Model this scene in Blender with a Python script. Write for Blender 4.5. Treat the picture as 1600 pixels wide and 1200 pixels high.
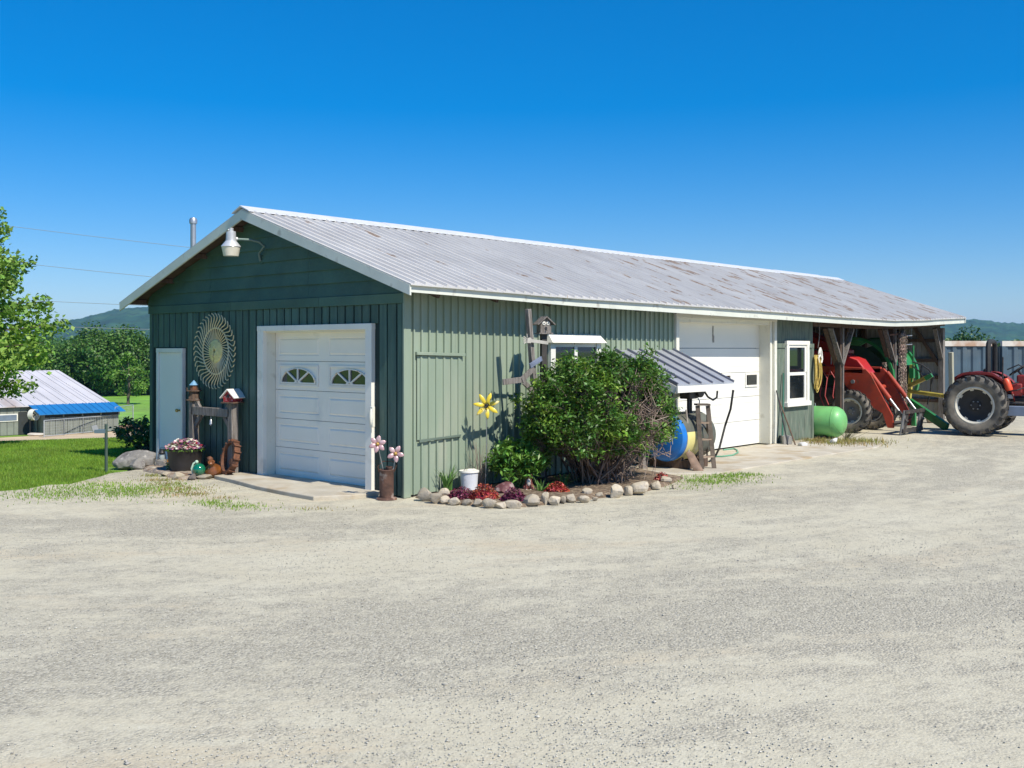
import bpy, bmesh, math, random
import numpy as np
from mathutils import Vector, Matrix, Euler
R = math.radians
rnd = random.Random(7)
nrs = np.random.RandomState(11)
scene = bpy.context.scene
for o in list(bpy.data.objects): bpy.data.objects.remove(o)
COL = scene.collection

# ------------------------------------------------------------------ camera, sky, sun, exposure
FPX, CXP, HYP = 1604.0, 800.0, 545.0          # focal length in photo pixels, centre column, horizon row
CAM = Vector((-9.80, -10.73, 2.10)); FW = Vector((.7465, .6653, 0)); RT = Vector((.6654, -.7466, 0))
cd = bpy.data.cameras.new('camera'); cam = bpy.data.objects.new('camera', cd); COL.objects.link(cam)
cam.location = CAM; cam.rotation_euler = (R(90), 0, math.atan2(-.7465, .6653))
cd.sensor_width = 36; cd.lens = 36 * FPX / 1600; cd.shift_y = -55 / 1600; cd.clip_start = .1; cd.clip_end = 9000
scene.camera = cam
SUN_TRAVEL = Vector((.09, 1.0, -1.13)).normalized()
elev = math.asin(-SUN_TRAVEL.z); to_sun = -SUN_TRAVEL
w = bpy.data.worlds.new('World'); scene.world = w; w.use_nodes = True
nt = w.node_tree; nt.nodes.clear()
sky = nt.nodes.new('ShaderNodeTexSky'); sky.sky_type = 'NISHITA'; sky.sun_disc = False
sky.sun_elevation = elev; sky.sun_rotation = math.atan2(to_sun.x, to_sun.y)
sky.altitude = 300; sky.air_density = 1.0; sky.dust_density = .3; sky.ozone_density = 1.5
bg = nt.nodes.new('ShaderNodeBackground'); bg.inputs[1].default_value = .125
wo = nt.nodes.new('ShaderNodeOutputWorld')
hs_ = nt.nodes.new('ShaderNodeHueSaturation'); hs_.inputs['Saturation'].default_value = 1.60      # one tone for the whole sky: clear, deep blue
gm_ = nt.nodes.new('ShaderNodeGamma'); gm_.inputs[1].default_value = .75
tn_ = nt.nodes.new('ShaderNodeMix'); tn_.data_type = 'RGBA'; tn_.blend_type = 'MULTIPLY'; tn_.inputs[0].default_value = 1; tn_.inputs[7].default_value = (.92, 1.04, 1.27, 1)
nt.links.new(sky.outputs[0], gm_.inputs[0]); nt.links.new(gm_.outputs[0], tn_.inputs[6]); nt.links.new(tn_.outputs[2], hs_.inputs['Color']); nt.links.new(hs_.outputs[0], bg.inputs[0])
nt.links.new(bg.outputs[0], wo.inputs[0])
sl = bpy.data.lights.new('sun', 'SUN'); sl.energy = 4.4; sl.angle = R(.53); sl.color = (1, .93, .80)
so = bpy.data.objects.new('sun', sl); COL.objects.link(so); so.location = (0, -30, 40)
so.rotation_euler = SUN_TRAVEL.to_track_quat('-Z', 'Y').to_euler()
scene.view_settings.view_transform = 'Standard'; scene.view_settings.look = 'None'
scene.view_settings.gamma = 1; scene.view_settings.use_curve_mapping = False
scene.view_settings.exposure = 0.42

# ------------------------------------------------------------------ pixel rays met with the surface a thing touches
def ray(px, py): return FW + (px - CXP) / FPX * RT + Vector((0, 0, (HYP - py) / FPX))
def G(px, py, z=0): d = ray(px, py); return CAM + d * ((z - CAM.z) / d.z)
def Wl(px, py, y=0): d = ray(px, py); return CAM + d * ((y - CAM.y) / d.y)
def Lw(px, py, x=0): d = ray(px, py); return CAM + d * ((x - CAM.x) / d.x)
def Dp(px, py, dep): return CAM + ray(px, py) * dep

# ------------------------------------------------------------------ materials
MATS = {}
def nn(nt, t, **k):
    n = nt.nodes.new(t)
    for a, b in k.items(): setattr(n, a, b)
    return n
def c4(c): return (c[0], c[1], c[2], 1)
def mat(name, col, rough=.6, metal=0., var=.14, vscale=3., bump=.0, bscale=60., col2=None, c2scale=4., c2lo=.55, c2hi=.7,
        stretch=(1, 1, 1), rand=0., spec=.5, coat=0., island=0., trans=0., detail=5., c2rough=None, col3=None, c3scale=1., c3lo=.5, c3hi=.7, world=False):
    if name in MATS: return MATS[name]
    m = bpy.data.materials.new(name); m.use_nodes = True; t = m.node_tree; L = t.links
    p = t.nodes['Principled BSDF']; out = t.nodes['Material Output']
    tc = nn(t, 'ShaderNodeTexCoord'); mp = nn(t, 'ShaderNodeMapping'); mp.inputs['Scale'].default_value = stretch
    if world:
        ge = nn(t, 'ShaderNodeNewGeometry'); L.new(ge.outputs['Position'], mp.inputs[0])
    else: L.new(tc.outputs['Object'], mp.inputs[0])
    def noise(s, d=detail):
        n = nn(t, 'ShaderNodeTexNoise'); n.inputs['Scale'].default_value = s; n.inputs['Detail'].default_value = d
        L.new(mp.outputs[0], n.inputs[0]); return n.outputs[0]
    def ramp(src, lo, hi):
        r = nn(t, 'ShaderNodeMapRange'); r.inputs[1].default_value = lo; r.inputs[2].default_value = hi; L.new(src, r.inputs[0]); return r.outputs[0]
    def mix(f, a, b):
        x = nn(t, 'ShaderNodeMix', data_type='RGBA'); L.new(f, x.inputs[0])
        for i, s in ((6, a), (7, b)):
            if isinstance(s, tuple): x.inputs[i].default_value = c4(s)
            else: L.new(s, x.inputs[i])
        return x.outputs[2]
    lo = tuple(max(0, c * (1 - var)) for c in col); hi = tuple(min(1, c * (1 + var)) for c in col)
    cur = mix(ramp(noise(vscale), .3, .7), lo, hi)
    if col2:
        f2 = ramp(noise(c2scale, 7), c2lo, c2hi); cur = mix(f2, cur, col2)
    if col3: cur = mix(ramp(noise(c3scale, 7), c3lo, c3hi), cur, col3)
    for amt, src in ((rand, 'obj'), (island, 'isl')):
        if amt:
            if src == 'obj': q = nn(t, 'ShaderNodeObjectInfo').outputs['Random']
            else: q = nn(t, 'ShaderNodeNewGeometry').outputs['Random Per Island']
            h = nn(t, 'ShaderNodeHueSaturation'); mr = nn(t, 'ShaderNodeMapRange')
            mr.inputs[3].default_value = 1 - amt; mr.inputs[4].default_value = 1 + amt
            L.new(q, mr.inputs[0]); L.new(mr.outputs[0], h.inputs['Value']); L.new(cur, h.inputs['Color']); cur = h.outputs[0]
            if src == 'isl':
                m2 = nn(t, 'ShaderNodeMapRange'); m2.inputs[3].default_value = .5 - amt * .05; m2.inputs[4].default_value = .5 + amt * .05
                fr = nn(t, 'ShaderNodeMath', operation='FRACT'); mu = nn(t, 'ShaderNodeMath', operation='MULTIPLY'); mu.inputs[1].default_value = 7.3
                L.new(q, mu.inputs[0]); L.new(mu.outputs[0], fr.inputs[0]); L.new(fr.outputs[0], m2.inputs[0]); L.new(m2.outputs[0], h.inputs['Hue'])
    L.new(cur, p.inputs['Base Color'])
    p.inputs['Roughness'].default_value = rough; p.inputs['Metallic'].default_value = metal
    p.inputs['Specular IOR Level'].default_value = spec; p.inputs['Coat Weight'].default_value = coat
    if col2 and c2rough is not None:
        mr = nn(t, 'ShaderNodeMapRange'); mr.inputs[3].default_value = rough; mr.inputs[4].default_value = c2rough; L.new(f2, mr.inputs[0]); L.new(mr.outputs[0], p.inputs['Roughness'])
    if bump:
        b = nn(t, 'ShaderNodeBump'); b.inputs['Strength'].default_value = min(1, bump); b.inputs['Distance'].default_value = .02
        L.new(noise(bscale, 4), b.inputs['Height']); L.new(b.outputs[0], p.inputs['Normal'])
    if trans:
        tr = nn(t, 'ShaderNodeBsdfTranslucent'); L.new(cur, tr.inputs[0]); ms = nn(t, 'ShaderNodeMixShader'); ms.inputs[0].default_value = trans
        L.new(p.outputs[0], ms.inputs[1]); L.new(tr.outputs[0], ms.inputs[2]); L.new(ms.outputs[0], out.inputs[0])
    MATS[name] = m; return m

# ------------------------------------------------------------------ mesh builder
class MB:
    def __init__(s): s.v = []; s.f = []
    def add(s, vs, fs, M=None):
        n = len(s.v)
        s.v += [tuple(M @ Vector(q)) for q in vs] if M is not None else [tuple(q) for q in vs]
        s.f += [tuple(i + n for i in q) for q in fs]; return s
    def box(s, c, d, rot=None, M=None):
        a, b, e = d[0] / 2, d[1] / 2, d[2] / 2
        T = Matrix.Translation(c)
        if rot is not None: T = T @ (Euler(rot).to_matrix().to_4x4() if not isinstance(rot, Matrix) else rot.to_4x4())
        if M is not None: T = M @ T
        return s.add([(-a, -b, -e), (a, -b, -e), (a, b, -e), (-a, b, -e), (-a, -b, e), (a, -b, e), (a, b, e), (-a, b, e)],
              [(0, 3, 2, 1), (4, 5, 6, 7), (0, 1, 5, 4), (1, 2, 6, 5), (2, 3, 7, 6), (3, 0, 4, 7)], T)
    def bb(s, x0, x1, y0, y1, z0, z1): return s.box(((x0 + x1) / 2, (y0 + y1) / 2, (z0 + z1) / 2), (abs(x1 - x0), abs(y1 - y0), abs(z1 - z0)))
    def bar(s, a, b, w, h, up=(0, 0, 1)):
        a = Vector(a); b = Vector(b); d = b - a; L = d.length; x = d / L; u = Vector(up)
        if abs(x.dot(u)) > .98: u = Vector((0, 1, 0))
        y = u.cross(x).normalized(); z = x.cross(y)
        M = Matrix((x, y, z)).transposed().to_4x4(); M.translation = (a + b) / 2
        return s.box((0, 0, 0), (L, w, h), M=M)
    def tube(s, pts, r, n=8, cap=True):
        pts = [Vector(p) for p in pts]; k = len(pts); rs = r if isinstance(r, (list, tuple)) else [r] * k
        t0 = (pts[1] - pts[0]).normalized(); ref = Vector((0, 0, 1)) if abs(t0.z) < .9 else Vector((1, 0, 0))
        u = t0.cross(ref).normalized(); vs = []; fs = []
        for i, p in enumerate(pts):
            t = ((pts[min(i + 1, k - 1)] - p).normalized() + (p - pts[max(i - 1, 0)]).normalized())
            t = t.normalized() if t.length > 1e-6 else t0
            u = (u - t * u.dot(t)); u = u.normalized() if u.length > 1e-6 else t.orthogonal().normalized()
            b = t.cross(u)
            for j in range(n):
                a = 2 * math.pi * j / n; vs.append(p + (u * math.cos(a) + b * math.sin(a)) * rs[i])
        for i in range(k - 1):
            for j in range(n):
                fs.append((i * n + j, i * n + (j + 1) % n, (i + 1) * n + (j + 1) % n, (i + 1) * n + j))
        if cap: fs += [tuple(range(n - 1, -1, -1)), tuple(range((k - 1) * n, k * n))]
        return s.add(vs, fs)
    def lathe(s, prof, n=24, M=None, a0=0, a1=2 * math.pi):
        full = abs(a1 - a0 - 2 * math.pi) < 1e-6; k = n if full else n + 1; vs = []; fs = []
        for r, z in prof:
            for j in range(k):
                a = a0 + (a1 - a0) * j / n; vs.append((r * math.cos(a), r * math.sin(a), z))
        for i in range(len(prof) - 1):
            for j in range(n): fs.append((i * k + j, i * k + (j + 1) % k, (i + 1) * k + (j + 1) % k, (i + 1) * k + j))
        return s.add(vs, fs, M)
    def prism(s, poly, h, M=None):
        n = len(poly); vs = [(x, y, 0) for x, y in poly] + [(x, y, h) for x, y in poly]
        fs = [tuple(range(n - 1, -1, -1)), tuple(range(n, 2 * n))] + [(i, (i + 1) % n, n + (i + 1) % n, n + i) for i in range(n)]
        return s.add(vs, fs, M)
    def ball(s, c, r, n=12, m=8, rot=None, jit=0, seed=0, flat=None):
        rr = random.Random(seed); r = r if isinstance(r, (tuple, list)) else (r, r, r); vs = []; fs = []
        E = Euler(rot).to_matrix() if rot else Matrix.Identity(3)
        for i in range(m + 1):
            th = math.pi * i / m
            for j in range(n):
                a = 2 * math.pi * j / n; k = 1 + (rr.uniform(-jit, jit) if jit else 0)
                q = Vector((r[0] * math.sin(th) * math.cos(a) * k, r[1] * math.sin(th) * math.sin(a) * k, r[2] * math.cos(th) * k))
                if i in (0, m): q = Vector((0, 0, r[2] * math.cos(th)))
                vs.append(Vector(c) + E @ q)
        for i in range(m):
            for j in range(n): fs.append((i * n + j, (i + 1) * n + j, (i + 1) * n + (j + 1) % n, i * n + (j + 1) % n))
        return s.add(vs, fs)
    def mesh(s, name, angle=38, smooth=True):
        me = bpy.data.meshes.new(name); me.from_pydata(s.v, [], s.f); me.validate()
        bm = bmesh.new(); bm.from_mesh(me); bmesh.ops.remove_doubles(bm, verts=bm.verts, dist=1e-5)
        bmesh.ops.recalc_face_normals(bm, faces=bm.faces); bm.to_mesh(me); bm.free()
        if smooth:
            me.polygons.foreach_set('use_smooth', [True] * len(me.polygons)); me.set_sharp_from_angle(angle=R(angle))
        return me
    def build(s, name, m, parent=None, loc=None, rot=None, bevel=0, angle=38, smooth=True):
        me = s.mesh(name, angle, smooth); me.materials.append(m); return obj(name, me, parent, loc, rot, bevel)
def obj(name, me, parent=None, loc=None, rot=None, bevel=0):
    o = bpy.data.objects.new(name, me); COL.objects.link(o)
    if loc is not None: o.location = loc
    if rot is not None: o.rotation_euler = rot
    if parent is not None: o.parent = parent
    if bevel:
        b = o.modifiers.new('bevel', 'BEVEL'); b.width = bevel; b.segments = 2; b.limit_method = 'ANGLE'; b.angle_limit = R(40)
    return o
def tag(o, label=None, cat=None, group=None, kind=None):
    for k, v in (('label', label), ('category', cat), ('group', group), ('kind', kind)):
        if v: o[k] = v
    return o
def thing(name, loc, label, cat, group=None, rotz=0):
    o = bpy.data.objects.new(name, None); COL.objects.link(o); o.location = loc; o.rotation_euler = (0, 0, rotz); o.empty_display_size = .2
    return tag(o, label, cat, group)
def copy_tree(o, parent=None):
    c = o.copy(); COL.objects.link(c); c.parent = parent
    for ch in o.children: copy_tree(ch, c)
    return c
def fast_mesh(name, V, F, m):
    me = bpy.data.meshes.new(name); n = len(V); k = F.shape[1]
    me.vertices.add(n); me.vertices.foreach_set('co', np.ascontiguousarray(V, dtype=np.float32).ravel())
    me.loops.add(F.size); me.loops.foreach_set('vertex_index', np.ascontiguousarray(F, dtype=np.int32).ravel())
    me.polygons.add(len(F)); me.polygons.foreach_set('loop_start', np.arange(0, F.size, k, dtype=np.int32))
    me.update(calc_edges=True); me.materials.append(m); return me
def unit(a): return a / np.maximum(np.linalg.norm(a, axis=1, keepdims=True), 1e-9)
def leaf_mesh(name, P, size, m, rs, aspect=.5, up=.35, out=None, jit=.35):
    """each leaf a bent four-sided blade with its own direction"""
    n = len(P); nor = rs.normal(size=(n, 3)); nor[:, 2] = np.abs(nor[:, 2]) + up
    if out is not None: nor += out * .8
    nor = unit(nor); d = unit(np.cross(nor, rs.normal(size=(n, 3)))); b = np.cross(nor, d)
    L = (size * (1 + jit * rs.uniform(-1, 1, n)))[:, None]; W = L * aspect
    V = np.stack([P - d * L * .5, P + b * W * .5 + nor * L * .06, P + d * L * .5 - nor * L * .12, P - b * W * .5 + nor * L * .06], 1).reshape(-1, 3)
    return fast_mesh(name, V, np.arange(4 * n).reshape(n, 4), m)
def clump_points(rs, centers, radii, per, shell=.55):
    P = []; O = []
    for c, r in zip(centers, radii):
        n = int(per * r ** 2); q = unit(rs.normal(size=(n, 3))); rad = rs.uniform(shell, 1.05, n)[:, None]
        P.append(np.array(c) + q * rad * np.array([r, r, r * .8])); O.append(q)
    return np.concatenate(P), np.concatenate(O)

# common finishes
RUST = (.17, .065, .03)
white_paint = mat('white_paint', (.78, .76, .69), .5, var=.05, vscale=2, bump=.05, bscale=30, col2=(.55, .54, .48), c2scale=3, c2lo=.58, c2hi=.8)
cream_paint = mat('cream_paint', (.70, .69, .60), .55, var=.06, vscale=2, bump=.06, col2=(.45, .42, .33), c2scale=4, c2lo=.6, c2hi=.8)
fascia_paint = mat('fascia_paint', (.62, .64, .57), .55, var=.07, vscale=2.5, bump=.1, bscale=40, col2=(.38, .37, .32), c2scale=5, c2lo=.6, c2hi=.75)
old_wood = mat('weathered_wood', (.20, .18, .165), .85, var=.3, vscale=6, bump=.6, bscale=25, stretch=(6, 6, .6), col2=(.09, .075, .06), c2scale=5, c2lo=.5, c2hi=.7, rand=.12)
brown_wood = mat('brown_wood', (.11, .07, .048), .85, var=.35, vscale=5, bump=.5, bscale=30, stretch=(5, 5, .7), rand=.15)
dark_wood = mat('dark_roof_wood', (.07, .045, .032), .9, var=.3, vscale=5, rand=.15)
black_rubber = mat('black_rubber', (.022, .022, .022), .75, var=.3, vscale=8, bump=.2, bscale=60)
black_metal = mat('black_metal', (.025, .025, .027), .5, var=.3, vscale=6, col2=(.07, .05, .04), c2scale=6)
rusty = mat('rusty_iron', (.16, .065, .032), .85, var=.4, vscale=9, bump=.5, bscale=60, col2=(.07, .035, .025), c2scale=7, c2lo=.45, c2hi=.65)
steel = mat('grey_steel', (.42, .43, .44), .4, metal=.7, var=.12, vscale=6)
glass_dark = mat('window_glass', (.012, .016, .018), .03, var=.3, vscale=1, spec=.9, coat=.5)
# ------------------------------------------------------------------ the ground: flat yard, falling away beyond it
SD = (FW - .436 * RT).normalized(); ST = Vector((SD.y, -SD.x, 0))
SB = [(-120, 0), (26, 0), (74, -4.5), (1500, -4.5), (6500, -4.5)]
def hz(x, y):
    s = (Vector((x, y, 0)) - CAM).dot(SD)
    for (a, za), (b, zb) in zip(SB, SB[1:]):
        if s <= b: return za + (zb - za) * max(0, s - a) / (b - a) if s > a else za
    return SB[-1][1]
def st(s, t, dz=0):
    p = Vector((CAM.x, CAM.y, 0)) + SD * s + ST * t; p.z = hz(p.x, p.y) + dz; return p
grass_mat = mat('lawn_grass', (.14, .25, .03), .9, var=.4, vscale=1.3, bump=.8, bscale=45, col2=(.21, .32, .04), c2scale=.5, c2lo=.45, c2hi=.75, col3=(.08, .18, .02), c3scale=9, c3lo=.5, c3hi=.8, world=True)
field_mat = mat('field_grass', (.17, .36, .03), .95, var=.3, vscale=.3, col2=(.17, .3, .04), c2scale=.08, c2lo=.45, c2hi=.65, col3=(.07, .16, .02), c3scale=1.5, c3lo=.55, c3hi=.8, world=True)
road_mat = mat('road_dirt', (.52, .405, .265), .95, var=.15, vscale=.6, col2=(.45, .36, .25), c2scale=.25, world=True, bump=.2, bscale=8)
m = MB()
ts = [-6000, -1500, -300, -90, 0, 90, 300, 1500, 6000]
sv = [s for s, _ in SB]
for s in sv:
    for t in ts: m.v.append(tuple(st(s, t, -.03)))
k = len(ts)
for i in range(len(sv) - 1):
    for j in range(k - 1): m.f.append((i * k + j, i * k + j + 1, (i + 1) * k + j + 1, (i + 1) * k + j))
tag(m.build('ground', grass_mat, smooth=False), 'mown green lawn and meadow around the yard falling away to the barn', 'ground', kind='structure')
def strip(name, pts, mt, label, cat):
    mm = MB(); mm.v = [tuple(p) for p in pts]; mm.f = [tuple(range(len(pts)))]
    return tag(mm.build(name, mt, smooth=False), label, cat, kind='structure')
BE = (RT * .70 + FW * .714).normalized(); BNV = Vector((-BE.y, BE.x, 0)); BC = Dp(172, 627, 84.0)          # barn axis, barn depth axis, front eave corner
def bl_(x, y, dz=0): q = BC + BE * x + BNV * y; return Vector((q.x, q.y, -4.5 + dz))
strip('dirt_road', [bl_(-45, -10.5), bl_(70, -11.5), bl_(70, -3.0), bl_(0, -2.2), bl_(-45, -.2)], road_mat, 'tan dirt track crossing between the lawn and the low barn', 'road')
strip('field', [bl_(3, -1.5, -.01), bl_(120, -1.5, -.01), bl_(400, 500, -.01), bl_(-300, 500, -.01), bl_(-90, 24, -.01), bl_(3, 24, -.01)], field_mat, 'bright green hay field behind the low barn', 'field')

# gravel yard: outline follows the lawn edge
gm = bpy.data.materials.new('gravel'); gm.use_nodes = True; t = gm.node_tree; Lk = t.links; p = t.nodes['Principled BSDF']
geo = nn(t, 'ShaderNodeNewGeometry')
def gmap(sc, rot=0, loc=(0, 0, 0)):
    q = nn(t, 'ShaderNodeMapping'); q.inputs['Scale'].default_value = sc; q.inputs['Rotation'].default_value = (0, 0, rot); q.inputs['Location'].default_value = loc
    q0 = nn(t, 'ShaderNodeMapping'); q0.inputs['Rotation'].default_value = (0, 0, rot); q0.inputs['Location'].default_value = loc; q.inputs['Rotation'].default_value = (0, 0, 0); q.inputs['Location'].default_value = (0, 0, 0)
    Lk.new(geo.outputs['Position'], q0.inputs[0]); Lk.new(q0.outputs[0], q.inputs[0]); return q.outputs[0]
def gnoise(vec, s, d=6, rgh=.6, dist=0):
    q = nn(t, 'ShaderNodeTexNoise'); q.inputs['Scale'].default_value = s; q.inputs['Detail'].default_value = d; q.inputs['Roughness'].default_value = rgh; q.inputs['Distortion'].default_value = dist
    Lk.new(vec, q.inputs[0]); return q.outputs[0]
def gr(src, lo, hi, a=0, b=1):
    q = nn(t, 'ShaderNodeMapRange'); q.inputs[1].default_value = lo; q.inputs[2].default_value = hi; q.inputs[3].default_value = a; q.inputs[4].default_value = b; Lk.new(src, q.inputs[0]); return q.outputs[0]
def gmix(f, a, b, mode='MIX'):
    q = nn(t, 'ShaderNodeMix', data_type='RGBA', blend_type=mode)
    if isinstance(f, float): q.inputs[0].default_value = f
    else: Lk.new(f, q.inputs[0])
    for i, s in ((6, a), (7, b)):
        if isinstance(s, tuple): q.inputs[i].default_value = c4(s)
        else: Lk.new(s, q.inputs[i])
    return q.outputs[2]
def gmul(a, b):
    q = nn(t, 'ShaderNodeMath', operation='MULTIPLY'); Lk.new(a, q.inputs[0])
    if isinstance(b, float): q.inputs[1].default_value = b
    else: Lk.new(b, q.inputs[1])
    return q.outputs[0]
def gadd(a, b):
    q = nn(t, 'ShaderNodeMath', operation='ADD'); Lk.new(a, q.inputs[0]); Lk.new(b, q.inputs[1]); return q.outputs[0]
iso = gmap((1, 1, 1)); ctr = gmap((1, 1, 1), 0, (-9, -13, 0))
lenn = nn(t, 'ShaderNodeVectorMath', operation='LENGTH'); Lk.new(ctr, lenn.inputs[0]); sepc = nn(t, 'ShaderNodeSeparateXYZ'); Lk.new(ctr, sepc.inputs[0])
atn = nn(t, 'ShaderNodeMath', operation='ARCTAN2'); Lk.new(sepc.outputs[1], atn.inputs[0]); Lk.new(sepc.outputs[0], atn.inputs[1])
cmb = nn(t, 'ShaderNodeCombineXYZ'); Lk.new(lenn.outputs['Value'], cmb.inputs[0]); mulA = nn(t, 'ShaderNodeMath', operation='MULTIPLY'); mulA.inputs[1].default_value = 5.0; Lk.new(atn.outputs[0], mulA.inputs[0]); Lk.new(mulA.outputs[0], cmb.inputs[1])
trk = cmb.outputs[0]                    # vehicles swing round the building: radius across the tracks, angle along them
big = gnoise(trk, .8, 6, .66, .5); mid = gnoise(trk, 3.2, 7, .7, .3); wide = gnoise(iso, .22, 4)
rs_ = nn(t, 'ShaderNodeMath', operation='SUBTRACT'); Lk.new(lenn.outputs['Value'], rs_.inputs[0]); rs_.inputs[1].default_value = 20.2
wob = gadd(gmul(rs_.outputs[0], 1.15), gmul(gnoise(iso, .35, 4), 2.2)); bnd = nn(t, 'ShaderNodeMath', operation='COSINE'); wob2 = nn(t, 'ShaderNodeMath', operation='SUBTRACT'); Lk.new(wob, wob2.inputs[0]); wob2.inputs[1].default_value = 1.1; Lk.new(wob2.outputs[0], bnd.inputs[0])
dust = gr(gadd(gadd(gmul(bnd.outputs[0], .028), gmul(big, .24)), gadd(gmul(mid, .22), gadd(gmul(gnoise(iso, 2.4, 10, .74), .30), gadd(gmul(gnoise(iso, 11., 6, .7), .14), gmul(wide, .10))))), .452, .535)
# worn wheel tracks carry more fine dust in a broad band that curves past the building corner
vo = nn(t, 'ShaderNodeTexVoronoi'); vo.inputs['Scale'].default_value = 55; Lk.new(iso, vo.inputs[0])
vo2 = nn(t, 'ShaderNodeTexVoronoi'); vo2.inputs['Scale'].default_value = 120; Lk.new(iso, vo2.inputs[0])
st1 = gmix(gr(vo.outputs['Color'], .1, .9), (.22, .198, .15), (.58, .54, .43))
st2 = gmix(gr(vo2.outputs['Color'], .1, .9), (.32, .295, .225), (.55, .515, .41))
stone = gmix(.5, st1, st2); stone = gmix(gr(gnoise(iso, 30, 4), .55, .75), stone, (.16, .155, .15))
fines = gmix(gr(gnoise(iso, 1.1, 5), .35, .65), (.53, .488, .368), (.59, .556, .435))
fines = gmix(gr(gnoise(iso, 60, 3), .35, .75), fines, (.47, .43, .32))
fines = gmix(gr(gnoise(trk, .9, 7, .7), .54, .72, 0, .8), fines, (.50, .41, .28))
colr = gmix(dust, stone, fines)
colr = gmix(gr(gnoise(gmap((1, 1, 1), 0, (3, 1, 0)), 13, 9, .78), .52, .66, 0, .5), colr, (.24, .22, .18))
colr = gmix(gr(gnoise(gmap((1, 1, 1), 0, (7, 4, 0)), 21, 8, .75), .56, .68, 0, .55), colr, (.62, .59, .50))
colr = gmix(gr(gnoise(trk, 1.3, 6, .7), .68, .78, 0, .4), colr, (.26, .22, .165))
Lk.new(colr, p.inputs['Base Color']); p.inputs['Roughness'].default_value = .95; p.inputs['Specular IOR Level'].default_value = .2
bp = nn(t, 'ShaderNodeBump'); bp.inputs['Strength'].default_value = .65; bp.inputs['Distance'].default_value = .012
hgt = gadd(gmul(gr(vo.outputs['Distance'], 0, .8, 1, 0), gr(dust, 0, 1, 1., .25)), gmul(gnoise(iso, 22, 6, .7), .9))
Lk.new(hgt, bp.inputs['Height']); Lk.new(bp.outputs[0], p.inputs['Normal'])
edge_px = [(-260, 800), (-120, 783), (-40, 772), (0, 767), (40, 764), (75, 757), (110, 756), (140, 748), (158, 744), (172, 739), (205, 735), (225, 731)]
edge = [G(x, y) for x, y in edge_px]
yard = [(-46, -46), (-46, 8)] + [(q.x, q.y) for q in edge] + [(0.3, 7.05), (21.3, 7.05), (24, 9), (34, 2), (38, -6), (40, -46)]
m = MB(); m.v = [(x, y, -.004) for x, y in yard]; m.f = [tuple(range(len(yard)))]
me = m.mesh('gravel_yard', smooth=False); bm = bmesh.new(); bm.from_mesh(me); bmesh.ops.triangulate(bm, faces=bm.faces); bm.to_mesh(me); bm.free()
me.materials.append(gm); tag(obj('gravel_yard', me), 'pale grey and tan gravel yard in front of the green building', 'gravel yard', kind='structure')

# loose stones on the yard
def in_lawn(x, y):
    for a, b in zip(edge, edge[1:]):
        d = Vector((x, y, 0))
        if (b.x - a.x) * (y - a.y) - (b.y - a.y) * (x - a.x) > 0 and min(a.x, b.x) - .3 <= x <= max(a.x, b.x) + .3: return True
    return False
def stones(name, n, r0, r1, d0, d1, mt, label, seed):
    rs = np.random.RandomState(seed); V = []; F = []
    dep = d0 + (d1 - d0) * rs.uniform(0, 1, n) ** 1.3; lat = rs.uniform(-.58, .58, n) * dep
    X = CAM.x + dep * FW.x + lat * RT.x; Y = CAM.y + dep * FW.y + lat * RT.y
    g = np.sin(X * 1.1 + 2 * np.sin(Y * .6)) + np.sin(Y * 1.7 + 1.3 * np.sin(X * .9)) + rs.normal(0, .9, n)
    ok = (g > .1) & ~((X > -.2) & (Y > -.1)) & ~((X > -.4) & (X < 6) & (Y > -2.2)) & ~((X > -1.0) & (Y > .3))
    ok &= (Y < 4.6 - .6 * (X + 3)) | (X > 0)
    X = X[ok]; Y = Y[ok]; k = len(X); r = r0 + (r1 - r0) * rs.uniform(0, 1, k) ** 3
    base = np.array([[1, 0, 0], [0, 1, 0], [-1, 0, 0], [0, -1, 0], [0, 0, .55], [0, 0, -.5]], float)
    ang = rs.uniform(0, 6.28, k); B = base[None] * (r[:, None, None] * rs.uniform(.6, 1.25, (k, 6, 1)))
    c, s = np.cos(ang)[:, None], np.sin(ang)[:, None]
    Vx = B[:, :, 0] * c - B[:, :, 1] * s + X[:, None]; Vy = B[:, :, 0] * s + B[:, :, 1] * c + Y[:, None]; Vz = B[:, :, 2] + r[:, None] * .12
    V = np.stack([Vx, Vy, Vz], 2).reshape(-1, 3)
    f = np.array([[0, 1, 4], [1, 2, 4], [2, 3, 4], [3, 0, 4], [1, 0, 5], [2, 1, 5], [3, 2, 5], [0, 3, 5]])
    F = (np.arange(k)[:, None, None] * 6 + f[None]).reshape(-1, 3)
    return tag(obj(name, fast_mesh(name, V, F, mt)), label, 'gravel', kind='stuff')
stone_mat = mat('loose_stone', (.46, .44, .385), .9, var=.2, vscale=30, island=.35, world=True)
stones('loose_gravel', 80000, .003, .009, 4.3, 13.5, stone_mat, 'loose fine grey gravel scattered over the yard', 5)
stones('loose_stones', 450, .008, .018, 4.5, 15, stone_mat, 'coarser loose stones scattered over the yard', 6)

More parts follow.
